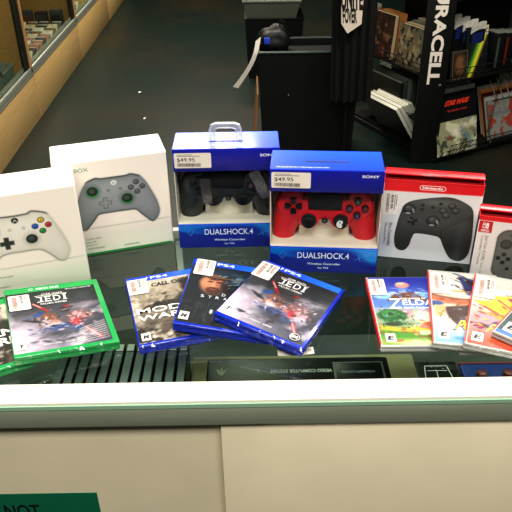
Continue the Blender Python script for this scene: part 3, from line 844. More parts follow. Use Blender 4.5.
def joy_art():
    w, h = 127.8, 117.8
    k_ = 1.0758
    def J(x, y): return (x * k_, y * k_ - 46.5)
    cv = Cv(w, h, .7, (222, 216, 212)); cv.grad((206, 202, 200), (228, 220, 216), 0, h)
    cv.mix(np.clip((cv.Y - J(0, 146)[1]) / 1.0, 0, 1), (216, 22, 34))
    for x0, col in ((29.5, (98, 98, 94)), (78, (104, 104, 100))):
        o = []; x1, y0, y1, rr = x0 + 38, 12, 99.5, 18
        L = x0 < 50
        if L:
            for t in range(90, 181, 15): o.append((x0 + rr + rr * math.cos(R(t)), y1 - rr + rr * math.sin(R(t))))
            for t in range(180, 271, 15): o.append((x0 + rr + rr * math.cos(R(t)), y0 + rr + rr * math.sin(R(t))))
            o += [(x1, y0), (x1, y1)]
        else:
            for t in range(90, -1, -15): o.append((x1 - rr + rr * math.cos(R(t)), y1 - rr + rr * math.sin(R(t))))
            for t in range(0, -91, -15): o.append((x1 - rr + rr * math.cos(R(t)), y0 + rr + rr * math.sin(R(t))))
            o += [(x0, y0), (x0, y1)]
        d = cv.sdf(o); inn = d < 0
        cv.mix(np.clip(1 - (d + 1) / 4, 0, 1) * .35, (140, 134, 130))
        cv.mix(np.clip(.5 - d / 1.2, 0, 1), col)
        cv.mix(np.where(inn, np.exp(d / 1.6), 0) * .7, (48, 48, 46))
        cx = x0 + 14.5 if L else x0 + 23.5
        sy, by = (74, 49) if L else (46, 72)
        cv.ell(cx, sy, 8.6, 8.3, (44, 44, 42), .2); cv.ell(cx, sy + 1, 6.4, 5.8, (66, 66, 64), .3)
        for dx, dy in ((0, 7.1), (7.3, 0), (0, -7.1), (-7.3, 0)):
            cv.ell(cx + dx, by + dy, 3.6, 3.5, (38, 38, 36), .25)
        cv.poly([(cx + 6, 29), (cx + 11, 29), (cx + 11, 34), (cx + 6, 34)], (36, 36, 34), 1)
        cv.poly([(cx + 3, 89), (cx + 10, 89), (cx + 10, 90.6), (cx + 3, 90.6)], (30, 30, 28), .8)
    P = Print().canvas(cv)
    x, y = J(.4, 127.5); x2, y2 = J(18.6, 145.6); P.rect(x, y, x2, y2, (196, 24, 42)); wh = (244, 236, 232)
    def rr_(a, b, c, d, r, col): P.rrect(*J(a, b), *J(c, d), r, col)
    rr_(5.6, 134, 9.4, 143, 1.8, wh); rr_(6.4, 134.9, 8.7, 142.1, 1.1, (196, 24, 42)); P.disc(*J(7.5, 140), .8, .8, wh)
    rr_(10, 134, 13.6, 143, 1.7, wh); P.disc(*J(11.8, 137.6), .9, .9, (196, 24, 42))
    def tx(t, a, b, c, d, col, **k): P.text(t, *J(a, b), *J(c, d), col, **k)
    tx('NINTENDO', 4, 131.2, 15, 132.7, wh, bold=.03); tx('SWITCH', 4, 128.9, 15, 130.7, wh, bold=.03)
    tx('Joy-Con (L)/(R)', 11, 82, 16, 123, (120, 116, 114), rot=-90)
    tx('Controller / Manette', 6.5, 74, 9.5, 123, (150, 146, 144), rot=-90)
    tx('Gray / Gris', 12, 58, 15, 78, (150, 146, 144), rot=-90)
    return P
jc = box_thing('controller_box', 'red-topped white box with slim grey controllers, at the right photo edge', .334, .880, -15.4)
red_box(jc, .129, .1252, .026, .014, joy_art, False)
MB().box(-.0004, .0004, .001, .025, .002, .113).build('side_print', M['navy'], jc)['label'] = 'dark blue left side'

# ------------------------------------------------------------------ game cases
def case_matrix(x, y, r, z, tx, ty, th):
    a = R(r)
    ex = Vector((math.cos(a), math.sin(a), math.tan(R(tx)))).normalized()
    ey = Vector((-math.sin(a), math.cos(a), math.tan(R(ty))))
    ey = (ey - ex * ey.dot(ex)).normalized(); ez = ex.cross(ey)
    p = Vector((x, y, ZT + z)) - ez * th
    m = Matrix((ex, ey, ez)).transposed().to_4x4(); m.translation = p
    return m

def game_case(label, x, y, r, z, tx, ty, w, h, th, plastic, art, sticker=None, kind='blu', grp='game cases on the counter', spine=None):
    g = thing('game_case', label, 'game case', group=grp)
    g.matrix_world = case_matrix(x, y, r, z, tx, ty, th)
    b = MB(); hh = th / 2
    b.box(0, w, 0, h, 0, hh - .0004, bev=.0016); b.box(0, w, 0, h, hh + .0004, th, bev=.0016); b.box(.0012, w - .0012, .0012, h - .0012, hh - .001, hh + .001)
    b.build('case_shell', plastic, g)
    if art:
        P, mx, my = art
        P.build('cover_sheet', M['cover'], g, (mx, my, th + .0002))
    rw = random.Random(int(x * 9973) + 3); n_ = 46; wv = []
    for i_ in range(n_ + 1):
        u_ = w * (.004 + .992 * i_ / n_)
        wv += [(u_, rw.uniform(-.0002, .0022), th + rw.uniform(.0006, .0022)), (u_ + rw.uniform(-.002, .002), rw.uniform(-.0034, -.0008), th * rw.uniform(.62, .9)), (u_ + rw.uniform(-.002, .002), rw.uniform(-.0030, -.0006), th * rw.uniform(.1, .4))]
    wm = MB(); wm.v = wv
    for i_ in range(n_):
        o_ = 3 * i_; wm.f += [[o_, o_ + 1, o_ + 4, o_ + 3], [o_ + 1, o_ + 2, o_ + 5, o_ + 4]]; wm.m += [0, 0]
    wm.build('plastic_wrap', M['film'], g, smooth=False)
    if spine:
        MB().box(-.0002, .0016, .004, h - .004, .0015, th + .0001).build('spine_insert', spine, g)
    if sticker:
        (sx, sy, sw, sh, pr_, sd) = sticker
        s = price_sticker(sw, sh, pr_, 1, sd, (216, 210, 200)); s.build('price_sticker', M['sticker'], g, (sx / 1000, sy / 1000, th + .0016))
    return g

def rating(P, x, y, t, s=1.0):
    P.rect(x, y, x + 13 * s, y + 17 * s, (206, 202, 194)); P.rect(x + 1.2 * s, y + 3 * s, x + 11.8 * s, y + 14.4 * s, (214, 212, 206))
    P.text(t, x + 3 * s, y + 4.4 * s, x + 10.4 * s, y + 12.6 * s, (20, 20, 20), bold=.05, shear=.25)
    P.rect(x + 1.5 * s, y + 1 * s, x + 11 * s, y + 2 * s, (120, 118, 112))

def header(P, w, h, kind, hh=15):
    if kind == 'ps4':
        cv = Cv(w, hh, 2, (16, 60, 190)); cv.mix(np.clip((cv.X / w - .3) / .5, 0, 1) * .7, (36, 120, 220))
        P.canvas(cv, 0, h - hh)
        P.text('PS4', 37, h - hh + 4, 64, h - hh + 10.5, (235, 240, 248), bold=.01)
        P.stroke([(31, h - hh + 4), (31, h - hh + 10.5), (34, h - hh + 8.5), (31, h - hh + 7)], 1.0, (235, 240, 248))
    else:
        cv = Cv(w, hh, 2, (34, 150, 76)); P.canvas(cv, 0, h - hh)
        P.text('XBOX ONE', 44, h - hh + 4.2, 78, h - hh + 9.6, (226, 240, 228), bold=.02)
        P.ring(37, h - hh + 7, 3.2, .9, (226, 240, 228))

def jedi_cover(w, h, kind, seed):
    hh = 14
    cv = Cv(w, h - hh, 1.3, (110, 110, 122)); H = h - hh; X, Y = cv.X, cv.Y
    cv.grad((150, 146, 160), (58, 64, 66), 0, H)
    cv.mix(np.clip((w * .55 - X) / 60, 0, 1) * np.clip((H * .62 - Y) / 40, 0, 1), (218, 206, 218))
    cv.mix(np.clip((X - w * .45) / 70, 0, 1) * np.clip((H * .75 - Y) / 70, 0, 1) * .75, (70, 74, 88))
    cv.cloud(26, (226, 218, 228), .56, seed, .7, .14, np.clip((H * .75 - Y) / 50, 0, 1))
    cv.cloud(18, (54, 60, 62), .55, seed + 1, .6, .14, np.clip((Y - H * .45) / 40, 0, 1))
    cv.ell(w * .78, H * .64, 26, 9, (168, 160, 172), .8, .8, 10)
    # warm and blue cloud forms left of centre, dark diagonal streak, red beams
    cv.ell(w * .43, H * .52, 13, 9, (150, 98, 70), .5, .9, -25); cv.ell(w * .31, H * .58, 9, 5, (64, 100, 156), .5, .95, 20)
    cv.ell(w * .40, H * .42, 16, 6, (216, 192, 188), .6, .8, -12); cv.ell(w * .52, H * .33, 24, 6, (74, 92, 140), .6, .85, 8)
    cv.ell(w * .25, H * .47, 15, 3, (58, 56, 62), .6, .85, -24); cv.ell(w * .58, H * .24, 30, 10, (66, 68, 80), .8, .7, 6)
    cv.ell(w * .60, H * .62, 9, 9, (60, 66, 70), .6, .9); cv.ell(w * .62, H * .67, 4, 4, (160, 58, 54), .7, .9)
    cv.ell(w * .72, H * .47, 16, 14, (176, 120, 122), .9, .6); cv.ell(w * .68, H * .38, 8, 8, (214, 66, 72), .9, .7)
    cv.cloud(7, (236, 206, 206), .58, seed + 3, .8, .12, np.exp(-((X - w * .73) / 20) ** 2 - ((Y - H * .45) / 22) ** 2))
    cv.line((w * .27, H * .78), (w * .42, H * .62), 3.4, (214, 44, 50), 3, .9); cv.line((w * .28, H * .77), (w * .35, H * .695), 1.3, (255, 226, 222), 1.2)
    cv.line((w * .68, H * .38), (w * .90, H * .08), 4.4, (230, 54, 62), 4, .95); cv.line((w * .72, H * .33), (w * .89, H * .09), 1.8, (255, 220, 218), 1.4)
    cv.ell(w * .70, H * .27, 9, 7, (86, 104, 140), .6, .9)
    if kind == 'xbox':
        for k in range(9):
            y = H * (.02 + .028 * k); cv.line((w * (.62 + .01 * k), y), (w * (.98), y + 6 + k), 1.6, (246, 236, 230), 1.6, .8)
    for k in range(3): cv.ell(w * (.78 + .05 * k), H * (.76 - .02 * k), 2.0, 1.2, (36, 38, 46), .6)
    pal = [(150, 100, 74), (70, 98, 150), (216, 206, 214), (52, 52, 60), (110, 104, 116), (196, 150, 130)]
    cv.flecks(46, w * .42, H * .48, 22, 16, pal, 3.2, seed + 20); cv.flecks(30, w * .50, H * .33, 36, 8, [(60, 74, 120), (96, 112, 160), (200, 196, 210), (46, 48, 58)], 3.4, seed + 21, .8, 10)
    cv.flecks(36, w * .74, H * .46, 24, 18, [(224, 150, 150), (120, 84, 88), (240, 214, 210), (70, 60, 66)], 2.6, seed + 22)
    cv.flecks(22, w * .60, H * .62, 14, 12, [(52, 58, 62), (120, 54, 50), (90, 96, 98)], 2.4, seed + 23)
    cv.flecks(30, w * .82, H * .62, 34, 8, [(130, 128, 140), (84, 88, 92), (176, 170, 180)], 4.5, seed + 24, .6, 8)
    cv.flecks(24, w * .55, H * .14, 50, 8, [(54, 56, 66), (110, 108, 120), (150, 146, 152)], 4.5, seed + 25, .6, 6)
    cv.noise(9, .12, seed + 5).deepen(1.22)
    P = Print().canvas(cv); header(P, w, h, kind, hh)
    W_ = (236, 234, 230)
    P.text('STAR WARS', w * .39, H * .918, w * .62, H * .942, W_, bold=.0)
    for k, (t, u0, u1) in enumerate((('J', .34, .385), ('E', .42, .48), ('D', .51, .59), ('I', .625, .648))):
        P.text(t, w * u0, H * .79, w * u1, H * .885, W_, bold=.0)
        if t != 'D':
            for e in (.79, .876): P.rect(w * (u0 - .012), H * e, w * (u1 + .012), H * (e + .009), W_)
    P.rect(w * .31, H * .898, w * .67, H * .904, W_)
    P.text('FALLEN ORDER', w * .36, H * .735, w * .65, H * .763, W_, bold=.0)
    rating(P, 4, 6, 'T')
    P.text('RESPAWN', w * .30, H * .06, w * .48, H * .085, (210, 208, 204)); P.text('LUCAS', w * .52, H * .06, w * .62, H * .085, (210, 208, 204), bold=.02)
    if kind == 'ps4':
        P.disc(w * .89, H * .075, 8.5, 8.5, (22, 22, 24)); P.ring(w * .89, H * .075, 7.4, .9, (226, 226, 226)); P.text('EA', w * .845, H * .055, w * .935, H * .098, (236, 236, 236), bold=.02, shear=.3)
    else:
        P.text('XBOX ONE X ENHANCED', w * .66, H * .955, w * .96, H * .975, (190, 190, 190), bold=.02)
    return P

def war_cover(w, h, kind, seed):
    hh = 14; H = h - hh
    cv = Cv(w, H, 1.3, (196, 184, 166)); X, Y = cv.X, cv.Y
    cv.grad((120, 112, 102), (206, 198, 184), 0, H)
    cv.cloud(30, (226, 220, 208), .5, seed, .7)
    cv.ell(w * .70, H * .80, 13, 16, (104, 70, 54), .5, .95); cv.ell(w * .70, H * .90, 14, 10, (66, 58, 52), .5, .95)
    cv.poly([(w * .42, H * .34), (w * .45, H * .55), (w * .58, H * .70), (w * .88, H * .72), (w, H * .6), (w, H * .2), (w * .5, H * .2)], (84, 82, 76), 8, .95)
    cv.poly([(w * .16, H * .55), (w * .3, H * .62), (w * .5, H * .6), (w * .5, H * .55), (w * .24, H * .50)], (72, 68, 62), 4, .9)
    cv.ell(w * .2, H * .52, 10, 8, (96, 84, 72), .6, .8)
    cv.cloud(14, (60, 58, 54), .55, seed + 1, .7, .12, np.clip((H * .34 - Y) / 30, 0, 1))
    cv.cloud(11, (236, 230, 220), .58, seed + 2, .9, .1, np.clip((H * .3 - Y) / 30, 0, 1))
    cv.flecks(60, w * .66, H * .52, 46, 40, [(70, 68, 62), (110, 104, 94), (150, 142, 128), (54, 52, 48)], 4.0, seed + 30, .6)
    cv.flecks(50, w * .5, H * .14, 80, 26, [(60, 56, 52), (150, 140, 128), (226, 218, 206), (96, 90, 82)], 4.0, seed + 31, .6, 12)
    cv.flecks(24, w * .22, H * .66, 26, 26, [(206, 196, 180), (150, 140, 126), (230, 222, 210)], 5.0, seed + 32, .5)
    cv.noise(7, .14, seed + 4).deepen(1.55 if kind == 'ps4' else 1.4)
    P = Print().canvas(cv); header(P, w, h, kind, hh)
    P.text('CALL OF DUTY', w * .27, H * .875, w * .90, H * .945, (40, 38, 34), bold=.05)
    if kind == 'ps4':
        P.text('MODERN', w * .04, H * .445, w * .97, H * .53, (240, 238, 232), bold=.015); P.text('WARFARE', w * .04, H * .335, w * .97, H * .415, (240, 238, 232), bold=.015)
    else:
        P.text('MODERN', w * .10, H * .44, w * .955, H * .56, (238, 230, 218), bold=.03); P.text('WARFARE', w * .10, H * .29, w * .955, H * .41, (238, 230, 218), bold=.03)
    rating(P, 4, 5, 'M')
    return P

def strand_cover(w, h):
    hh = 14; H = h - hh
    cv = Cv(w, H, 1.2, (26, 30, 34)); X, Y = cv.X, cv.Y
    cv.grad((34, 38, 40), (30, 40, 48), 0, H)
    cv.ell(w * .45, H * .74, 34, 28, (30, 40, 48), .7, .95); cv.ell(w * .5, H * .84, 30, 18, (46, 62, 74), .6, .8)
    cv.cloud(12, (92, 116, 130), .60, 31, .8, .1, np.exp(-((X - w * .72) / 26) ** 2 - ((Y - H * .80) / 12) ** 2))
    # a half-lit face looking left under a dark hood
    cv.ell(w * .37, H * .67, 20, 25, (172, 116, 88), .35, .95); cv.ell(w * .30, H * .70, 11, 12, (196, 138, 108), .8, .8)
    cv.ell(w * .52, H * .66, 9, 22, (50, 42, 42), .6, .9); cv.ell(w * .40, H * .79, 16, 4, (40, 36, 38), .5, .9)
    cv.ell(w * .33, H * .715, 4.5, 1.8, (44, 30, 28), .6); cv.ell(w * .43, H * .715, 4.5, 1.8, (44, 30, 28), .6); cv.ell(w * .36, H * .755, 8, 1.5, (70, 46, 38), .8, .8)
    cv.poly([(w * .37, H * .72), (w * .40, H * .63), (w * .335, H * .63)], (210, 150, 118), 3, .8)
    cv.ell(w * .385, H * .565, 12, 9, (72, 50, 42), .5, .9); cv.ell(w * .37, H * .585, 5, 1.4, (150, 84, 74), .7)
    cv.line((w * .30, H * .80), (w * .96, H * .80), 1.2, (196, 140, 70), 1.4, .85)
    cv.cloud(8, (70, 78, 84), .62, 33, .6, .1, np.clip((H * .45 - Y) / 40, 0, 1))
    for k in range(7): cv.line((w * (.12 + .12 * k), H * .08), (w * (.15 + .115 * k), H * (.28 + .05 * (k % 3))), .9, (84, 92, 98), 1.2, .7)
    cv.ell(w * .42, H * .22, 2, 5, (214, 220, 222), .8)
    cv.flecks(40, w * .68, H * .80, 40, 20, [(70, 92, 108), (110, 132, 146), (36, 46, 56), (150, 160, 166)], 3.0, 71, .7, 30)
    cv.flecks(40, w * .45, H * .25, 70, 40, [(60, 66, 70), (40, 44, 48), (24, 28, 30)], 4.0, 72, .6, 80)
    cv.flecks(14, w * .37, H * .66, 12, 16, [(120, 76, 60), (206, 150, 120), (84, 54, 46)], 1.8, 73, .5)
    cv.a = np.roll(cv.a, -int(.08 * cv.a.shape[1]), 1)
    cv.deepen(1.05, 1.12)
    P = Print().canvas(cv); header(P, w, h, 'ps4', hh)
    Wc = (206, 210, 212)
    for i, c in enumerate('DEATH'): P.text(c, w * (.42 + .10 * i), H * .495, w * (.46 + .10 * i), H * .535, Wc)
    for i, c in enumerate('STRANDING'): P.text(c, w * (.19 + .085 * i), H * .43, w * (.228 + .085 * i), H * .47, Wc)
    rating(P, 3, 5, 'M', 1.05)
    return P

def isle_cover(w, h):
    cv = Cv(w, h, 1.1, (80, 110, 200)); X, Y = cv.X, cv.Y
    cv.grad((120, 160, 220), (64, 74, 176), h * .52, h)
    cv.grad((150, 190, 90), (176, 180, 200), 0, h * .52)
    cv.cloud(16, (206, 232, 240), .50, 41, .9, .12, np.exp(-((Y - h * .74) / 12) ** 2))
    cv.ell(w * .25, h * .70, 20, 8, (160, 206, 230), .5, .9); cv.ell(w * .8, h * .70, 18, 9, (150, 200, 232), .5, .9)
    cv.poly([(w * .22, h * .62), (w * .38, h * .745), (w * .68, h * .745), (w * .88, h * .62)], (118, 72, 56), 4)
    for k in range(6): cv.line((w * (.44 + .045 * k), h * .75), (w * (.36 + .075 * k), h * .64), 1.2, (168, 108, 80), 2, .8)
    cv.ell(w * .52, h * .87, 11, 8, (226, 168, 160), .3); cv.ell(w * .50, h * .89, 6, 3, (246, 216, 206), .8)
    cv.poly([(w * .05, h * .40), (w * .3, h * .50), (w * .6, h * .46), (w, h * .50), (w, h * .36), (0, h * .34)], (206, 150, 160), 6, .8)
    cv.ell(w * .24, h * .40, 21, 15, (44, 124, 66), .25); cv.ell(w * .20, h * .44, 10, 6, (90, 168, 92), .7, .8); cv.ell(w * .16, h * .39, 5, 2, (130, 190, 214), .5)
    cv.ell(w * .24, h * .28, 14, 5, (58, 84, 48), .5, .9)
    cv.ell(w * .78, h * .38, 24, 14, (236, 238, 220), .8, .9)
    cv.poly([(0, h * .26), (w * .4, h * .22), (w, h * .30), (w, h * .22), (w * .5, h * .15), (0, h * .2)], (226, 196, 70), 5, .9)
    cv.poly([(0, h * .2), (w * .5, h * .16), (w, h * .2), (w, h * .1), (0, h * .08)], (96, 168, 60), 5, .95)
    cv.ell(w * .72, h * .16, 20, 5, (244, 246, 230), .8, .9); cv.ell(w * .55, h * .03, 34, 5, (238, 226, 190), .8, .9); cv.ell(w * .9, h * .28, 8, 4, (76, 150, 60), .5)
    cv.cloud(9, (196, 90, 60), .62, 44, .5, .1, np.clip((h * .35 - Y) / 20, 0, 1))
    cv.ell(w * .68, h * .245, 8, 5, (222, 140, 150), .5, .8); cv.ell(w * .72, h * .29, 6, 3, (216, 120, 66), .6, .8)
    cv.flecks(60, w * .5, h * .72, 90, 14, [(206, 230, 240), (140, 176, 224), (96, 120, 196), (230, 240, 244)], 4.0, 81, .6, 0)
    cv.flecks(70, w * .25, h * .40, 36, 26, [(30, 92, 50), (70, 140, 80), (24, 66, 44), (130, 180, 120)], 2.6, 82, .8)
    cv.flecks(70, w * .5, h * .14, 100, 30, [(90, 160, 56), (200, 190, 70), (60, 110, 50), (236, 230, 180), (176, 110, 60)], 3.2, 83, .7, 0)
    cv.flecks(40, w * .75, h * .40, 40, 20, [(230, 170, 180), (180, 200, 160), (240, 240, 226), (150, 180, 210)], 3.2, 84, .7, 0)
    cv.flecks(30, w * .55, h * .68, 36, 12, [(96, 56, 46), (150, 96, 72), (186, 130, 100)], 2.6, 85, .8, 90)
    cv.flecks(20, w * .70, h * .27, 18, 8, [(226, 130, 70), (220, 130, 150), (250, 240, 220), (110, 150, 70)], 2.2, 86)
    cv.deepen(1.3)
    P = Print().canvas(cv); Wc = (248, 248, 244)
    P.text('THE LEGEND OF', w * .44, h * .645, w * .82, h * .665, Wc, bold=.02)
    for t_ in ((.7, -.7), (0, 0)):
        P.text('Z', w * .24 + t_[0], h * .50 + t_[1], w * .43 + t_[0], h * .655 + t_[1], (40, 60, 120) if t_[0] else Wc, bold=.01, shear=.15)
    P.text('ELDA', w * .455, h * .548, w * .94, h * .628, (40, 60, 120), bold=.04); P.text('ELDA', w * .45, h * .553, w * .93, h * .633, Wc, bold=.015)
    P.text("Link's Awakening", w * .46, h * .495, w * .92, h * .53, Wc, bold=.02)
    rating(P, 6, 5, 'E', 1.1)
    return P

def sword_cover(w, h, kind):
    cv = Cv(w, h, 1.1, (240, 236, 226)); X, Y = cv.X, cv.Y
    if kind == 'sword':
        cv.grad((150, 200, 228), (244, 240, 230), 0, h * .3)
        cv.poly([(w * .42, h * .96), (w, h * .84), (w, h * .66), (w * .5, h * .70)], (62, 78, 140), 4, .95)
        cv.poly([(w * .5, h * .95), (w * .65, h * .86), (w, h * .78), (w, h * .74), (w * .55, h * .82)], (58, 48, 44), 2, .9)
        cv.mix(np.exp(-((Y - (h * .56 + .0035 * (X - w * .45) ** 2)) / 8) ** 2), (206, 122, 74)); cv.mix(np.exp(-((Y - (h * .60 + .0035 * (X - w * .45) ** 2)) / 2) ** 2) * .8, (120, 60, 40))
        cv.line((0, h * .71), (w, h * .73), 2.6, (226, 178, 60), 1.5); 
        cv.poly([(w * .16, h * .47), (w * .52, h * .52), (w * .45, h * .28), (w * .58, h * .16), (w * .34, h * .22), (w * .22, h * .32)], (84, 50, 40), 4)
        cv.poly([(w * .02, h * .48), (w * .2, h * .5), (w * .16, h * .36), (w * .04, h * .32)], (232, 204, 150), 4); cv.ell(w * .06, h * .52, 10, 5, (66, 96, 170), .5, .9)
        cv.poly([(w * .66, h * .46), (w * .84, h * .54), (w, h * .5), (w, h * .28), (w * .74, h * .34)], (92, 112, 190), 3, .9)
        cv.line((w * .3, h * .06), (w, h * .02), 7, (98, 168, 214), 6, .8)
        cv.flecks(40, w * .6, h * .80, 60, 30, [(56, 70, 130), (90, 110, 180), (200, 196, 190), (60, 50, 46)], 4.0, 91, .7, -28); cv.flecks(40, w * .5, h * .56, 80, 10, [(180, 100, 60), (226, 150, 100), (120, 64, 44)], 4.0, 92, .6, 4)
        cv.flecks(30, w * .4, h * .36, 40, 26, [(60, 40, 36), (120, 76, 54), (230, 206, 160), (90, 110, 180)], 3.4, 93, .7, 60)
        cv.noise(10, .06, 3).deepen(1.2, .9)
    else:
        cv.grad((232, 110, 84), (246, 236, 232), 0, h * .6)
        cv.ell(w * .25, h * .32, 30, 20, (240, 176, 190), .9, .9)
        cv.poly([(w * .0, h * .60), (w * .4, h * .64), (w * .8, h * .28), (w * .6, h * .16), (w * .3, h * .46)], (240, 206, 60), 3)
        cv.poly([(w * .02, h * .69), (w * .5, h * .74), (w * .98, h * .44), (w * .9, h * .32), (w * .5, h * .58)], (244, 214, 76), 3)
        cv.poly([(w * .46, h * .70), (w * .9, h * .82), (w, h * .62), (w, h * .46), (w * .8, h * .5)], (146, 44, 44), 4)
        cv.line((w * .1, h * .55), (w * .74, h * .32), 3, (206, 56, 40), 2); cv.line((w * .34, h * .66), (w * .8, h * .40), 2.6, (206, 56, 40), 2)
        cv.ell(w * .84, h * .86, 10, 8, (186, 150, 70), .5); cv.ell(w * .84, h * .82, 12, 8, (70, 46, 44), .5, .9); cv.poly([(w * .72, h * .98), (w * .79, h * .86), (w * .73, h * .84)], (216, 182, 80), 2)
        cv.poly([(w * .9, h), (w, h * .98), (w, h * .78), (w * .92, h * .8)], (58, 76, 150), 3)
        cv.ell(w * .6, h * .26, 24, 12, (206, 36, 84), .5, .95); cv.ell(w * .38, h * .30, 9, 8, (70, 52, 120), .5, .9); cv.ell(w * .22, h * .26, 12, 4, (96, 56, 66), .5, .9)
        cv.line((w * .3, h * .1), (w, h * .1), 9, (240, 120, 76), 8, .8); cv.ell(w * .62, h * .10, 9, 4, (250, 240, 236), .6)
        cv.flecks(60, w * .55, h * .52, 70, 40, [(250, 226, 90), (230, 170, 40), (200, 60, 40), (160, 50, 44)], 4.5, 95, .75, -42); cv.flecks(40, w * .84, h * .78, 26, 36, [(70, 46, 44), (190, 150, 70), (60, 76, 150), (150, 44, 44)], 3.4, 96)
        cv.flecks(40, w * .45, h * .26, 60, 16, [(206, 36, 84), (70, 52, 120), (240, 150, 120), (100, 50, 66)], 3.4, 97, .75, 10)
        cv.noise(10, .08, 4).deepen(1.2, .9)
    P = Print().canvas(cv)
    x0 = w * (.33 if kind == 'sword' else .25)
    P.text('POKéMON', x0 - 1.5, h * .165, x0 + 84, h * .315, (38, 54, 130), bold=.07, shear=.12)
    P.text('POKéMON', x0, h * .175, x0 + 82, h * .305, (236, 196, 40), bold=.025, shear=.12)
    if kind == 'sword': P.text('SWORD', x0 + 18, h * .09, x0 + 62, h * .14, (40, 90, 180), bold=.03)
    else: P.text('SHIELD', x0 + 18, h * .09, x0 + 62, h * .14, (190, 30, 60), bold=.03)
    rating(P, 5, 6, 'E', 1.15)
    return P

def dark_cover(w, h):
    cv = Cv(w, h, 1.5, (52, 60, 62)); cv.grad((40, 60, 62), (44, 52, 54), 0, h)
    cv.ell(60, 3, 40, 8, (54, 150, 130), .6, .9); cv.ell(8, 3, 26, 5, (60, 110, 170), .6, .9)
    cv.cloud(16, (90, 104, 104), .55, 9, .6)
    P = Print().canvas(cv); rating(P, 6, 8, 'E', 1.3)
    return P

GL, GP, GS = 'green cases at the left', 'blue cases in the middle', 'small milky cases at the right'
w, h = 135.8, 168.8
game_case('green case with a stormy cover and red beams, top of the left pair', -.3186, .6804, 21.52, .0284, -6.6, -.7, .1395, .1712, .0138, M['green_case'],
          (jedi_cover(130, 162, 'xbox', 11), .0012, .007), (4, 108, 30, 40, '$39.95', 1), grp=GL)
b_ = Vector((-.301, .6955)); d_ = Vector((math.cos(R(27)), math.sin(R(27)))) * .1355
game_case('green case with a brown cover, mostly hidden under its neighbour at the left edge', b_.x - d_.x, b_.y - d_.y, 27, .0139, 0, 0, .1355, .163, .0137, M['green_case'],
          (war_cover(132, 154, 'xbox', 21), .0014, .007), (4, 104, 30, 40, '$39.95', 8), grp=GL)
game_case('blue case with a pale grey soldier cover, leftmost of the three blue ones', -.1614, .7162, 15.28, .0141, 0, 0, .135, .1715, .0139, M['blue_case'],
          (war_cover(131, 165, 'ps4', 23), .002, .005), (2, 122, 30, 40, '$39.95', 2), grp=GP)
game_case('blue case with a dark hooded face cover, lying between two other blue cases', -.1158, .7391, -6.41, .0375, -7.62, -.2, .135, .1663, .0138, M['blue_case'],
          (strand_cover(131, 160), .002, .005), (6, 122, 30, 42, '$59.95', 3), grp=GP)
game_case('blue case with a stormy cover and red beams, on top of the middle fan', -.0595, .7508, -27.12, .0448, -7.43, -3.27, .1354, .1658, .0139, M['blue_case'],
          (jedi_cover(129, 158, 'ps4', 15), .0014, .006), (0, 114, 30, 44, '$59.95', 4), grp=GP)
game_case('milky case with a bright island landscape cover, leftmost of the small ones', .1687, .7137, -.97, .0106, 0, 0, .1006, .1678, .0104, M['clear_case'],
          (isle_cover(96.5, 163), .0032, .003), (3, 118, 24, 42, '$54.95', 5), grp=GS, spine=M['red_card'])
game_case('milky case with a white cover and orange arc, second of the small ones', .2365, .7061, -9.97, .0223, -.5, 1.3, .104, .1740, .0104, M['clear_case'],
          (sword_cover(100, 165, 'sword'), .0032, .004), (4, 112, 28, 50, '$54.95', 6), grp=GS, spine=M['red_card'])
game_case('milky case with yellow flames on a red and white cover, beside the orange-arc one', .2725, .6907, -20.26, .0336, -.72, 1.0, .104, .1710, .0104, M['clear_case'],
          (sword_cover(100, 163, 'shield'), .0032, .003), (4, 108, 28, 50, '$54.95', 7), grp=GS, spine=M['red_card'])
game_case('milky case with a dark teal cover at the lower right photo edge', .310, .701, -42, .0452, 0, 0, .104, .168, .0104, M['clear_case'],
          (dark_cover(100, 163), .0032, .003), None, grp=GS, spine=M['red_card'])
game_case('plain milky case lying on the glass under the white orange-arc one', .2745, .7045, -6, .0106, 0, 0, .104, .168, .0104, M['clear_case'],
          (dark_cover(100, 163), .0032, .003), None, grp=GS)

# ------------------------------------------------------------------ wood cabinets on the left
XC = -1.397; DEP = .58; YU = (2.97, 4.28, 5.59, 6.90); UL = 1.31
CLAB = ('wooden glass-front cabinet at the left edge, holding a grey basket', 'wooden glass-front cabinet filled with rows of cases, second along the aisle',
        'wooden glass-front cabinet third along the aisle', 'wooden glass-front cabinet farthest along the aisle')
for k, y0 in enumerate(YU):
    t = thing('display_cabinet', CLAB[k], 'cabinet', (XC, y0, 0), 0, 'wooden cabinets along the aisle')
    g = .002
    MB().box(-.02, 0, g + .006, UL - g - .006, 0, .283, bev=.003).build('kick_panel', M['wood'], t)
    MB().box(-.03, -.006, UL - .02, UL - g, 0, .283).build('joint_strip', M['wood_edge'], t)
    MB().box(-DEP, -.02, g, UL - g, .27, .30).build('deck', M['wood_in'], t)
    MB().box(-DEP, -DEP + .015, g, UL - g, .30, 1.05).build('back_panel', M['dark_wall'], t)
    MB().box(-DEP, -.03, UL - .025, UL - g, .30, 1.05).build('partition', M['wood_in'], t)
    MB().box(-DEP, .005, g, UL - g, 1.05, 1.08).build('top', M['wood'], t)
    tr = MB(); tr.box(-.045, .002, g, UL - g, .283, .300, bev=.001); tr.box(-.012, .002, g, UL - g, .30, .335, bev=.001); tr.box(-.035, -.022, g, UL - g, .30, .352, bev=.001)
    tr.build('door_track', M['alu'], t)['label'] = 'aluminium door track'
    MB().box(-.03, .002, UL - .028, UL - g, .30, 1.05).build('wood_post', M['wood_edge'], t)
    MB().box(-.034, -.004, UL - .085, UL - .030, .335, 1.05, bev=.002).build('door_frame', M['alu_dark'], t)['label'] = 'dark metal door stile'
    MB().box(-.022, -.018, .01, UL - .08, .335, 1.05).build('glass_door', M['cab_glass'], t)

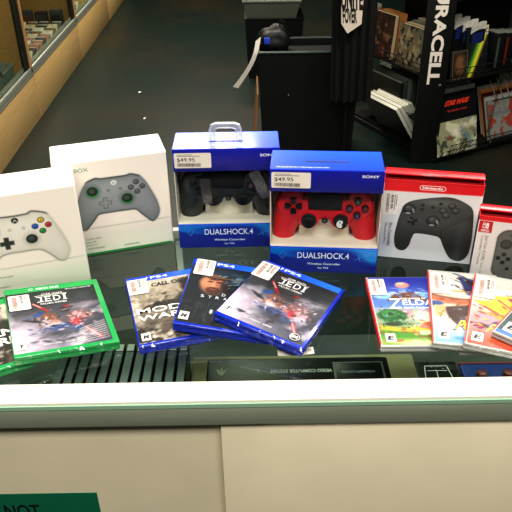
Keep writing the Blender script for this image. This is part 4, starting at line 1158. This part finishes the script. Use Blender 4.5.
covers = [mat('small_cover_%s' % n, c, .4, noise=.35, nscale=60) for n, c in (('cream', (206, 190, 160)), ('rose', (176, 110, 100)), ('slate', (70, 74, 76)), ('white', (216, 210, 198)), ('brown', (120, 76, 52)), ('black', (34, 34, 36)))]
pale_edge = mat('lit_case_edge', (214, 206, 190), .4, noise=.05)
rs = random.Random(12); CN = ('cream', 'rose', 'slate grey', 'white', 'brown', 'black')
def small_case(x, y, z, k, scale=1.0):
    d = thing('small_case', CN[k] + ' small case tilted in the rows behind the second cabinet window', 'game case', (x, y, z), rs.uniform(-.08, .08), 'cases in rows behind the cabinet glass')
    w_, h_, t_ = .074 * scale, .105 * scale, .016
    mx = Matrix.Rotation(R(-52), 4, 'X')
    MB().box(0, w_, 0, t_, 0, h_, 0, bev=.001, mx=mx).build('shell', covers[k], d)
    MB().box(.002, w_ - .002, .001, t_ - .001, h_ - .001, h_ + .007, mx=mx).build('lit_edge', pale_edge, d)  # pale strip: light catching the top edge, put into the colour
    return d
for j in range(11):
    for i in range(5):
        small_case(XC - .125 - i * .086, 4.34 + j * .088, .3008, rs.choice((0, 1, 2, 3, 4, 5, 1, 3)))
for i in range(4):
    d = thing('boxed_game', ('upright dark box nearest the aisle in the back row of the second cabinet', 'upright black box second from the aisle in the back row of the second cabinet', 'upright dark box third from the aisle in the back row of the second cabinet', 'upright brown box farthest from the aisle in the back row of the second cabinet')[i], 'box', (XC - .15 - i * .115, 5.38, .3008), 0, 'upright boxes behind the cabinet glass')
    MB().box(0, .09, 0, .06, 0, .13 - .012 * (i % 2), bev=.002).build('carton', covers[(2, 5, 2, 4)[i]], d)
    MB().box(.008, .082, -.001, .001, .01, .10).build('cover_panel', covers[(5, 2, 4, 0)[i]], d)
for j in range(3):
    for i in range(3):
        k_ = rs.choice((0, 3, 5)); d = small_case(XC - .135 - i * .09, 5.68 + j * .12, .3008, k_)
        d['label'] = CN[k_] + ' small case tilted in the rows behind the third cabinet window'; d['group'] = 'cases behind the third cabinet window'
bk = thing('plastic_basket', 'grey plastic basket behind the glass at the left edge', 'basket', (XC - .165, 3.84, .3008))
b = MB()
def rr(w, l, r, z): 
    p = []
    for cx, cy, a0 in ((w - r, l - r, 0), (r, l - r, 90), (r, r, 180), (w - r, r, 270)):
        for a in range(0, 91, 15): p.append((cx + r * math.cos(R(a0 + a)), cy + r * math.sin(R(a0 + a)), z))
    return p
rings = [rr(.12, .28, .05, 0), rr(.12, .28, .05, .11)]
ins = [[(p[0] * .92 + .005, p[1] * .95 + .007, .11) for p in rings[1]], [(p[0] * .92 + .005, p[1] * .95 + .007, .01) for p in rings[0]]]
allr = rings + ins; n = len(rings[0])
vs = [p for r_ in allr for p in r_]; fs = []
for k in range(3):
    for i in range(n): fs.append([k * n + i, k * n + (i + 1) % n, (k + 1) * n + (i + 1) % n, (k + 1) * n + i])
fs += [list(range(n))[::-1], [3 * n + i for i in range(n)]]
b.add(vs, fs); b.build('tub', mat('pale_grey_basket', (140, 146, 140), .5, noise=.05), bk)
MB().tube([(.06 + .055 * math.cos(R(a)), .03, .10 + .05 * math.sin(R(a))) for a in range(0, 181, 15)], .006).build('handle', M['alu_dark'], bk)
lf = tag(MB().box(0, .08, 0, .11, 0, .012, bev=.001).build('white_booklet', M['paper'], None, (XC - .145, 3.93, .3118)), 'pale booklet lying in the grey basket', 'booklet')

# scraps on the floor
for k, (x, y) in enumerate(((-.82, 4.72), (-.71, 4.2))):
    o = MB(); o.add([(0, 0, .002), (.03, .004, .008), (.034, .012, .003), (.004, .01, .010)], [[0, 1, 2, 3]])
    tag(o.build('paper_scrap', M['paper'], None, (x, y, .001), (0, 0, k)), ('tiny white paper scrap on the dark floor, farther one', 'tiny white paper scrap on the dark floor, nearer one')[k], 'scrap')

# ------------------------------------------------------------------ black bin and clutter in the middle distance
bn = thing('storage_bin', 'large black storage bin with a green-black rim on the floor', 'bin', (.03, 3.62, 0))
def open_box(mb, x0, x1, y0, y1, z0, z1, t, taper=0.0):
    def ring(a, z, e): return [(x0 + a + e, y0 + a + e, z), (x1 - a - e, y0 + a + e, z), (x1 - a - e, y1 - a - e, z), (x0 + a + e, y1 - a - e, z)]
    r = [ring(0, z0, taper), ring(0, z1, 0), ring(t, z1, 0), ring(t, z0 + t, taper)]
    vs = [p for q in r for p in q]; fs = [[3, 2, 1, 0], [12, 13, 14, 15]]
    for k in range(3):
        for i in range(4): fs.append([k * 4 + i, k * 4 + (i + 1) % 4, k * 4 + 4 + (i + 1) % 4, k * 4 + 4 + i])
    mb.add(vs, fs)
mb = MB(); open_box(mb, 0, .55, 0, .28, 0, .585, .008, .02); mb.build('tub', M['bin'], bn)
rm = MB(); rm.tube([(-.004, .0, .585), (.55, 0, .585), (.55, .28, .585), (0, .28, .585)], .009, 8, closed=True); rm.build('rim', M['rim'], bn)
mb = MB(); mb.box(.03, .52, .03, .25, .30, .56, bev=.03); mb.build('packed_cloth', M['cloth'], bn)
MB().box(.16, .168, -.012, .004, .352, .358).build('latch', M['grey'], bn)

cb = tag(MB().box(-.004, 0.004, -.1, .22, 0, .36, mx=Matrix.Rotation(R(4), 4, 'Y')).build('cardboard_sheet', M['cardboard'], None, (.0, 3.72, 0.001)), 'brown cardboard sheet leaning on the left side of the black bin', 'cardboard')

bg = thing('drawstring_bag', 'black bag with a blue patch heaped on the black bin', 'bag', (.125, 3.77, .562))
mb = MB(); bm = bmesh.new(); bmesh.ops.create_icosphere(bm, subdivisions=4, radius=1)
for v in bm.verts:
    n = v.co.copy(); f = 1 + .10 * math.sin(5 * n.x + 2 * n.y) + .07 * math.sin(9 * n.y + 3 * n.z)
    v.co = Vector((n.x * .085 * f, n.y * .09 * f, max(-.055, n.z * .075 * f) + .055))
mb.addbm(bm); mb.build('bag_body', M['bag'], bg)
MB().box(-.062, -.03, -.089, -.075, .05, .085, bev=.004).build('blue_patch', M['blue_mark'], bg)['label'] = 'blue patch'
MB().tube([(.02, -.02, .12), (.03, -.02, .16), (.05, -.02, .15), (.055, -.02, .12)], .005).build('cord', M['cloth'], bg)

pt = MB(); n = 14
for i in range(n + 1):
    t = i / n; z = .655 - .235 * t; x = .030 - .125 * t ** 1.15 + .016 * math.sin(t * 3.2); 
    pt.v += [(x - .013, 3.605 - .02 * min(1, 4 * t), z - .004), (x + .015, 3.63 - .03 * min(1, 4 * t), z + .012 - .03 * t)]
pt.f = [[2 * i, 2 * i + 1, 2 * i + 3, 2 * i + 2] for i in range(n)]; pt.m = [0] * n
tag(pt.build('paper_streamer', M['paper']), 'curled white paper strip hanging over the left rim of the black bin', 'paper strip')

b2 = thing('storage_bin', 'plain black crate under the grey tote behind the black bin', 'bin', (-.05, 5.0, 0))
mb = MB(); open_box(mb, 0, .42, 0, .5, 0, .43, .008, .02); mb.build('tub', M['bin'], b2); MB().box(-.005, .425, -.005, .505, .425, .44, bev=.003).build('lid', M['bin'], b2)
tt = thing('grey_tote', 'grey plastic tote at the top of the photo on a black crate', 'tote', (-.058, 4.98, .44))
mb = MB(); open_box(mb, 0, .40, 0, .4, 0, .115, .008, .025); mb.build('tub', M['tote'], tt)
MB().tube([(-.004, 0, .115), (.404, 0, .115), (.404, .4, .115), (-.004, .4, .115)], .01, 8, closed=True).build('rim', M['tote'], tt)

# black hanging cloth with a pale pennant
bs = thing('banner_stand', 'black hanging cloth with a pale pennant beside the rack', 'banner', (.500, 3.50, 0))
MB().box(-.16, .16, -.10, .10, 0, .02, bev=.004).cyl((0, .02, .65), (0, 0, 1), .012, 1.3).box(-.17, .17, .01, .03, 1.24, 1.26, bev=.003).build('stand', M['rack'], bs)
cl = MB(); nx, nz = 60, 24
for j in range(nz + 1):
    for i in range(nx + 1):
        u = i / nx; v = j / nz
        y = -.02 + .014 * math.sin(u * 34 + 1.2 * v) * (1 - .5 * v) + .008 * math.sin(u * 13)
        cl.v.append((-.112 + .23 * u * (1 - .06 * (1 - v)) + .02 * (1 - v), y, .36 + .92 * v))
cl.f = [[j * (nx + 1) + i, j * (nx + 1) + i + 1, (j + 1) * (nx + 1) + i + 1, (j + 1) * (nx + 1) + i] for j in range(nz) for i in range(nx)]; cl.m = [0] * len(cl.f)
cl.build('cloth', M['cloth'], bs)
P = Print(.3); KS = .9235; P.poly([(-55, 0), (-21, -49), (46, -3), (50, 330), (-72, 330)], (226, 212, 196))
P.text('UNITE', -62, 60, 44, 175, (18, 18, 18), bold=.05, shear=-.08); P.text('FOVER', -50, 0, 20, 72, (18, 18, 18), bold=.04, shear=-.08)
P.build('pennant', M['sticker'], bs, (-.005, -.062, .775), (R(90), 0, R(0)))['label'] = 'pale pennant with black letters'

# ------------------------------------------------------------------ the rotating rack
RA = R(27); RC = Vector((.993, 3.471, 0))
rk = thing('display_rack', 'black wire display rack with a tall black lettered corner panel', 'rack', RC, RA)
SZ = .86
MB().box(-.01, SZ, -.01, SZ, 0, .03, bev=.004).build('base', M['rack'], rk)
MB().box(.22, SZ - .22, .22, SZ - .22, .03, 1.35).build('core', M['rack'], rk)
def rbx(name, m, *b): return MB().box(*b).build(name, m, rk)
rbx('shelf', M['rack'], .04, SZ - .02, 0.0, .22, .03, .045); rbx('shelf', M['rack'], .04, SZ - .02, .0, .22, .44, .455); rbx('shelf', M['rack'], .04, SZ - .02, 0, .22, .86, .875)
rbx('shelf', M['rack'], 0.0, .22, .04, SZ - .02, .03, .045); rbx('shelf', M['rack'], 0, .22, .04, SZ - .02, .19, .205); rbx('shelf', M['rack'], 0, .22, .04, SZ - .02, .44, .455)
rbx('shelf', M['rack'], 0.0, .22, .04, SZ - .02, .86, .875)
# corner panel faces the counter
cp = MB().box(-.072, .072, -.006, .006, 0.0, 1.35, bev=.002).build('corner_panel', M['rack'], rk, (.0, .0, 0), (0, 0, -RA)); cp.location = (-.051, .026, .0)
cp['label'] = 'tall black corner panel with white lettering'
P = Print(.3)
P.text('DURACELL', -31, 452, 33, 1015, (236, 226, 214), bold=.04, rot=-90); P.ring(40, 448, 6, 1.5, (190, 184, 176))
P.build('lettering', M['printm'], cp, (.0, -.0075, 0), (R(90), 0, 0))
def fence(face, a0, a1, z0, z1, off, nz, nx, slant=0.0):
    mb = MB()
    def pt(a, z):
        o = off - .03 * (z - z0) / max(z1 - z0, 1e-6)
        return (a, o, z) if face == 'r' else (o, a, z)
    for i in range(nz + 1):
        z = z0 + (z1 - z0) * i / nz; mb.tube([pt(a0, z), pt(a1, z)], .0025, 6)
    for i in range(nx + 1):
        a = a0 + (a1 - a0) * i / nx; mb.tube([pt(a, z0), pt(min(max(a + slant, a0), a1), z1)], .0016, 5)
    mb.build('wire_fence', M['wire'], rk)
fence('r', .04, SZ - .02, .045, .12, -.045, 2, 34, .03); fence('r', .04, SZ - .02, .455, .53, -.012, 2, 24)
fence('r', .36, .37, .12, .44, -.02, 1, 1)
fence('l', .04, SZ - .02, .455, .52, -.012, 2, 15); fence('l', .04, SZ - .02, .205, .235, -.012, 1, 14)
Print(.2).text('CHARGING', 0, 0, 105, 26, (196, 196, 188), bold=.03).build('shelf_label', M['printm'], rk, (-.018, .52, .424), (R(90), 0, R(-90)))
mb = MB()
for k in range(8): mb.tube([(.40 + .05 * k, -.01, .30), (.40 + .05 * k, .10, .44)], .003, 6)
mb.tube([(.36, -.02, .30), (.80, -.02, .30)], .004, 6); mb.build('wire_tray', M['alu_dark'], rk)

def rack_pt(s, t, z): 
    c, q = math.cos(RA), math.sin(RA)
    return Vector((RC.x + s * c - t * q, RC.y + s * q + t * c, z))
def book(label, face, a, off, z, w_, h_, t_, lean, cover_m, page_m, grp, art=None, cat='book', spin=0.0):
    """front cover looks out of the rack face; a = left edge along the face"""
    d = thing('book', label, cat, group=grp)
    if face == 'r': p = rack_pt(a, off, z); rz = RA
    else: p = rack_pt(off, a, z); rz = RA - R(90)
    d.location = p; d.rotation_euler = (R(-lean), R(spin), rz)
    d.rotation_mode = 'XYZ'
    mb = MB(); mb.box(0, w_, 0, .0015, 0, h_); mb.box(0, w_, t_ - .0015, t_, 0, h_); mb.box(0, .0015, .0015, t_ - .0015, 0, h_)
    mb.build('cover', cover_m, d, smooth=False)
    MB().box(.0015, w_ - .003, .0015, t_ - .0015, .003, h_ - .003).build('pages', page_m, d, smooth=False)
    if art: art(w_ * 1000, h_ * 1000).build('cover_art', M['printm'], d, (0, -.0005, 0), FRONT)
    return d
bc = {k: mat('book_cover_' + k, c, .4, noise=.2, nscale=30) for k, c in dict(black=(22, 22, 24), grey=(120, 124, 114), orange=(224, 158, 84), teal=(70, 84, 78), cream=(206, 198, 170), green=(104, 132, 76), red=(110, 36, 30), dark=(40, 38, 36), white=(200, 198, 190)).items()}

def art_saga(w, h):
    cv = Cv(w, h, 3, (18, 18, 20)); X, Y = cv.X, cv.Y
    m = np.clip((h * .56 - Y) / 3, 0, 1)
    cv.mix(m, (150, 148, 118)); cv.cloud(50, (206, 204, 176), .5, 3, .9, .14, m); cv.cloud(30, (62, 72, 56), .54, 5, .9, .1, m * np.clip((h * .4 - Y) / 60, 0, 1))
    cv.cloud(30, (110, 140, 156), .58, 8, .8, .1, m * np.clip((X - w * .5) / 60, 0, 1)); cv.ell(w * .32, h * .28, 9, 12, (170, 62, 44), .6, .8); cv.ell(w * .45, h * .34, 26, 20, (226, 224, 206), .8, .8)
    P = Print(.2).canvas(cv)
    P.text('STAR WARS', w * .22, h * .80, w * .80, h * .885, (226, 66, 40), bold=.05, shear=.1); P.text('THE ORIGINAL TRILOGY', w * .26, h * .70, w * .76, h * .73, (200, 60, 40), bold=.02)
    P.rect(0, h * .72, w * .09, h * .98, (206, 204, 198))
    return P
def art_band(w, h):
    cv = Cv(w, h, 3, (30, 34, 32)); X, Y = cv.X, cv.Y
    t = (X / w) - (Y / h) * .75
    cv.mix(np.exp(-((t - .10) / .14) ** 2), (60, 150, 60)); cv.mix(np.exp(-((t - .22) / .12) ** 2), (226, 214, 60))
    cv.mix(np.clip((t - .36) / .03, 0, 1), (24, 28, 28))
    cv.cloud(26, (60, 70, 66), .58, 2, .7, .1, np.clip((t - .4) / .1, 0, 1))
    P = Print(.2).canvas(cv); P.rect(w * .45, h * .82, w * .98, h * .99, (206, 200, 176)); P.text('COMIC', w * .5, h * .85, w * .94, h * .95, (40, 40, 36), bold=.04)
    return P
def art_manga(c0, c1, sd):
    def f(w, h):
        cv = Cv(w, h, 3, c0); cv.cloud(34, c1, .5, sd, .9, .14); cv.cloud(22, (34, 32, 32), .55, sd + 1, .9, .1); cv.cloud(26, (150, 120, 90), .62, sd + 2, .8, .1)
        return Print(.2).canvas(cv)
    return f
def art_brown(w, h):
    cv = Cv(w, h, 3, (44, 36, 30)); cv.ell(w * .5, h * .5, w * .3, h * .35, (120, 86, 58), .6); cv.cloud(30, (70, 56, 44), .5, 7, .7); P = Print(.2).canvas(cv)
    P.stroke([(w * .06, h * .04), (w * .94, h * .04), (w * .94, h * .96), (w * .06, h * .96)], 3, (110, 100, 84), True); return P
def art_red(w, h):
    cv = Cv(w, h, 3, (128, 132, 126)); cv.cloud(60, (150, 60, 46), .52, 6, .95, .08); cv.mix(np.clip((30 - cv.Y) / 10, 0, 1), (30, 30, 30)); return Print(.2).canvas(cv)

# right face, lower pocket
gl_ = 'books in the lower right pocket of the rack'
book('black book with red lettering and a green and cream picture, low on the rack', 'r', .0, -.035, .046, .285, .335, .012, 13, bc['black'], M['pages_w'], gl_, art_saga)
lab = ('thin pale-edged book just behind the red-lettered black one', 'thin book second behind the red-lettered black one', 'thin book third behind the red-lettered black one', 'thin book fourth behind the red-lettered black one', 'rearmost thin book behind the red-lettered black one')
for k in range(5):
    book(lab[k], 'r', .04 + .002 * k, -.018 + .027 * k, .046, .25 - .006 * k, .356 + .022 * k, .016, 13, bc[('grey', 'white', 'dark', 'grey', 'dark')[k]], M['pages_w'], gl_)
gm = 'magazines leaning at the right end of the rack'
for k in range(5):
    book(('grey magazine with red shapes leaning in the right rack pocket', 'pale-edged magazine second in the right rack pocket', 'pale-edged magazine third in the right rack pocket', 'orange-edged magazine fourth in the right rack pocket', 'rearmost magazine in the right rack pocket')[k],
         'r', .40 + .012 * k, -.030 + .030 * k, .046, .26, .24 + .010 * k, .014, 20, bc[('grey', 'white', 'red', 'orange', 'white')[k]], M['pages_w'], gm, art_red if k == 0 else None, 'magazine')
# right face, middle pocket
gk2 = 'items in the middle right pocket of the rack'
book('brown framed book in the middle rack pocket', 'r', .055, .0, .456, .11, .15, .012, 8, bc['dark'], M['pages'], gk2, art_brown)
book('comic with a green and yellow diagonal band in the middle rack pocket', 'r', .15, .004, .456, .15, .255, .010, 8, bc['black'], M['pages_w'], gk2, art_band, 'comic')
for k in range(4):
    cd = thing('hang_card', ('white and blue curved card, front of the middle rack pocket', 'white and blue curved card, second in the middle rack pocket', 'white and blue curved card, third in the middle rack pocket', 'white and blue curved card, rearmost in the middle rack pocket')[k], 'card', rack_pt(.17 - .038 * k, .028 + .022 * k, .456), RA, gk2)
    m_ = MB(); nn = 10
    for i in range(nn + 1):
        u = i / nn; zz = .26 + .012 * k + .02 * math.sin(u * math.pi * .7)
        m_.v += [(.10 * u, 0, 0), (.10 * u, 0, zz - .04), (.10 * u, 0, zz)]
    for i in range(nn):
        o = 3 * i; m_.f += [[o, o + 3, o + 4, o + 1], [o + 1, o + 4, o + 5, o + 2]]; m_.m += [0, 1]
    m_.build('card_sheet', [bc['black'], bc['white']], cd)
    mm = MB(); mm.box(.012, .085, -.002, -.0005, .17 + .012 * k, .225 + .012 * k); mm.build('blue_print', mat('blue_print_%d' % k, (30, 44, 100), .4, noise=.3, nscale=60), cd)
for k in range(4):
    d = thing('dvd_case', ('dark case with a pale edge, nearest at the right end of the middle rack pocket', 'dark case second at the right end of the middle rack pocket', 'dark case third at the right end of the middle rack pocket', 'dark case farthest at the right end of the middle rack pocket')[k], 'case', rack_pt(.36 + .075 * k, .02 + .01 * k, .456), RA, 'dark cases in the middle rack pocket')
    MB().box(0, .06, 0, .10, 0, .20 - .01 * k, bev=.002).build('shell', bc['black'], d); MB().box(.004, .02, -.001, .001, .02, .18 - .01 * k).build('cover_panel', bc[('teal', 'red', 'teal', 'dark')[k]], d); MB().box(.002, .058, .002, .098, .199 - .01 * k, .202 - .01 * k).build('top_label', bc['grey'], d)
# left face, top pocket: thick paperbacks
gt = 'paperbacks in the upper left pocket of the rack'
book('dark paperback with a red and brown cover, left in the upper rack pocket', 'l', .66, .0, .456, .20, .245, .028, 4, bc['dark'], M['pages'], gt, art_manga((52, 38, 34), (96, 44, 40), 4))
book('paperback with a pale figured cover, front right in the upper rack pocket', 'l', .40, -.002, .456, .20, .225, .030, 4, bc['red'], M['pages'], gt, art_manga((120, 116, 96), (176, 160, 124), 9))
for k in range(3):
    book(('thick cream-edged paperback behind the pale figured one', 'thick paperback second behind the pale figured one', 'thick paperback third behind the pale figured one')[k], 'l', .41, .032 + .044 * k, .456, .21, .222 + .006 * k, .04, 4, bc[('cream', 'grey', 'cream')[k]], M['pages'], gt)
book('orange-topped book behind the dark paperback', 'l', .66, .03, .456, .18, .245, .07, 4, bc['orange'], mat('orange_pages', (222, 156, 88), .7, noise=.1), gt)
book('grey book at the left end of the upper rack pocket', 'l', .82, .01, .456, .15, .27, .05, 4, bc['teal'], M['pages_w'], gt)
# left face, middle pocket: grey cases
for k in range(4):
    d = thing('dvd_case', ('grey case at the front of the middle left rack pocket', 'grey case second in the middle left rack pocket', 'grey case third in the middle left rack pocket', 'grey case rearmost in the middle left rack pocket')[k], 'case', rack_pt(.0 + .032 * k, .64, .206), RA - R(90), 'grey cases in the middle left rack pocket')
    MB().box(0, .30, 0, .026, 0, .15 + .006 * k, bev=.002).build('shell', bc[('dark', 'teal', 'grey', 'teal')[k]], d); MB().box(.004, .296, .003, .023, .149 + .006 * k, .1515 + .006 * k).build('top_label', bc['grey'], d)
# left face, bottom pocket: pale books leaning out
gb = 'pale books leaning in the lowest left pocket of the rack'
for k in range(6):
    if k == 5: break
    book(('black-covered book with white page edges, outermost in the lowest left rack pocket', 'green-edged book second in the lowest left rack pocket', 'thick white book third in the lowest left rack pocket', 'white book fourth in the lowest left rack pocket', 'grey book innermost in the lowest left rack pocket')[k],
         'l', .515 + .006 * k, .02 + .035 * k, .034, .325 - .012 * k, .285 - .006 * k, .024 + .005 * (k % 2), -34, bc[('black', 'green', 'cream', 'white', 'grey')[k]], M['pages_w'], gb)

cam = bpy.data.cameras.new('camera'); co = bpy.data.objects.new('camera', cam); C.objects.link(co)
cam.sensor_width = 36; cam.lens = 679.12 / 512 * 36; cam.clip_start = .02; cam.clip_end = 60
pit, rol, yaw = R(32.5095), R(-.9225), R(.0214)
fw = Vector((math.sin(yaw) * math.cos(pit), math.cos(yaw) * math.cos(pit), -math.sin(pit)))
rt = Vector((math.cos(yaw), -math.sin(yaw), 0)); up = rt.cross(fw)
r2 = rt * math.cos(rol) + up * math.sin(rol); u2 = -rt * math.sin(rol) + up * math.cos(rol)
m4 = Matrix((r2, u2, -fw)).transposed().to_4x4(); m4.translation = (0, 0, 1.6149)
co.matrix_world = m4
bpy.context.scene.camera = co

def area(name, loc, size, sy, e, col=(1, .96, .88), rot=(0, 0, 0)):
    l = bpy.data.lights.new(name, 'AREA'); l.shape = 'RECTANGLE'; l.size = size; l.size_y = sy; l.energy = e; l.color = col
    o = bpy.data.objects.new(name, l); C.objects.link(o); o.location = loc; o.rotation_euler = rot
    return o
area('ceiling_light', (-.25, .95, 3.1), 1.2, .6, 56)
area('ceiling_light', (.2, -.7, 3.1), 2.4, .6, 88)
area('ceiling_light', (-.7, 5.3, 3.1), 1.4, .5, 95, (1, .92, .78))
area('ceiling_light', (-.5, 7.6, 3.1), 1.4, .5, 70, (1, .9, .74))
area('ceiling_light', (1.3, 2.3, 3.1), .9, .4, 60, (1, .94, .84))
area('added_case_fill', (0, .676, .945), 1.7, .02, 1.3, (1, 1, .96), (R(50), 0, 0))  # unseen fill strip added under the trim to brighten the counter's inside
for y0 in YU[:3]:
    area('added_cabinet_fill', (XC - .22, y0 + .62, 1.035), .25, 1.0, 3.2, (1, .86, .66))  # unseen fill added below each cabinet top to brighten the interior

wd = bpy.data.worlds.new('shop_air'); bpy.context.scene.world = wd; wd.use_nodes = True
wd.node_tree.nodes['Background'].inputs[0].default_value = (.9, 1, .94, 1); wd.node_tree.nodes['Background'].inputs[1].default_value = .05
sc = bpy.context.scene
sc.view_settings.view_transform = 'Standard'
sc.view_settings.exposure = 0.0
for lk in ('Medium High Contrast', 'Standard - Medium High Contrast'):
    try: sc.view_settings.look = lk; break
    except TypeError as e_: print(str(e_)[:300])
sc.cycles.max_bounces = 10; sc.cycles.transparent_max_bounces = 16
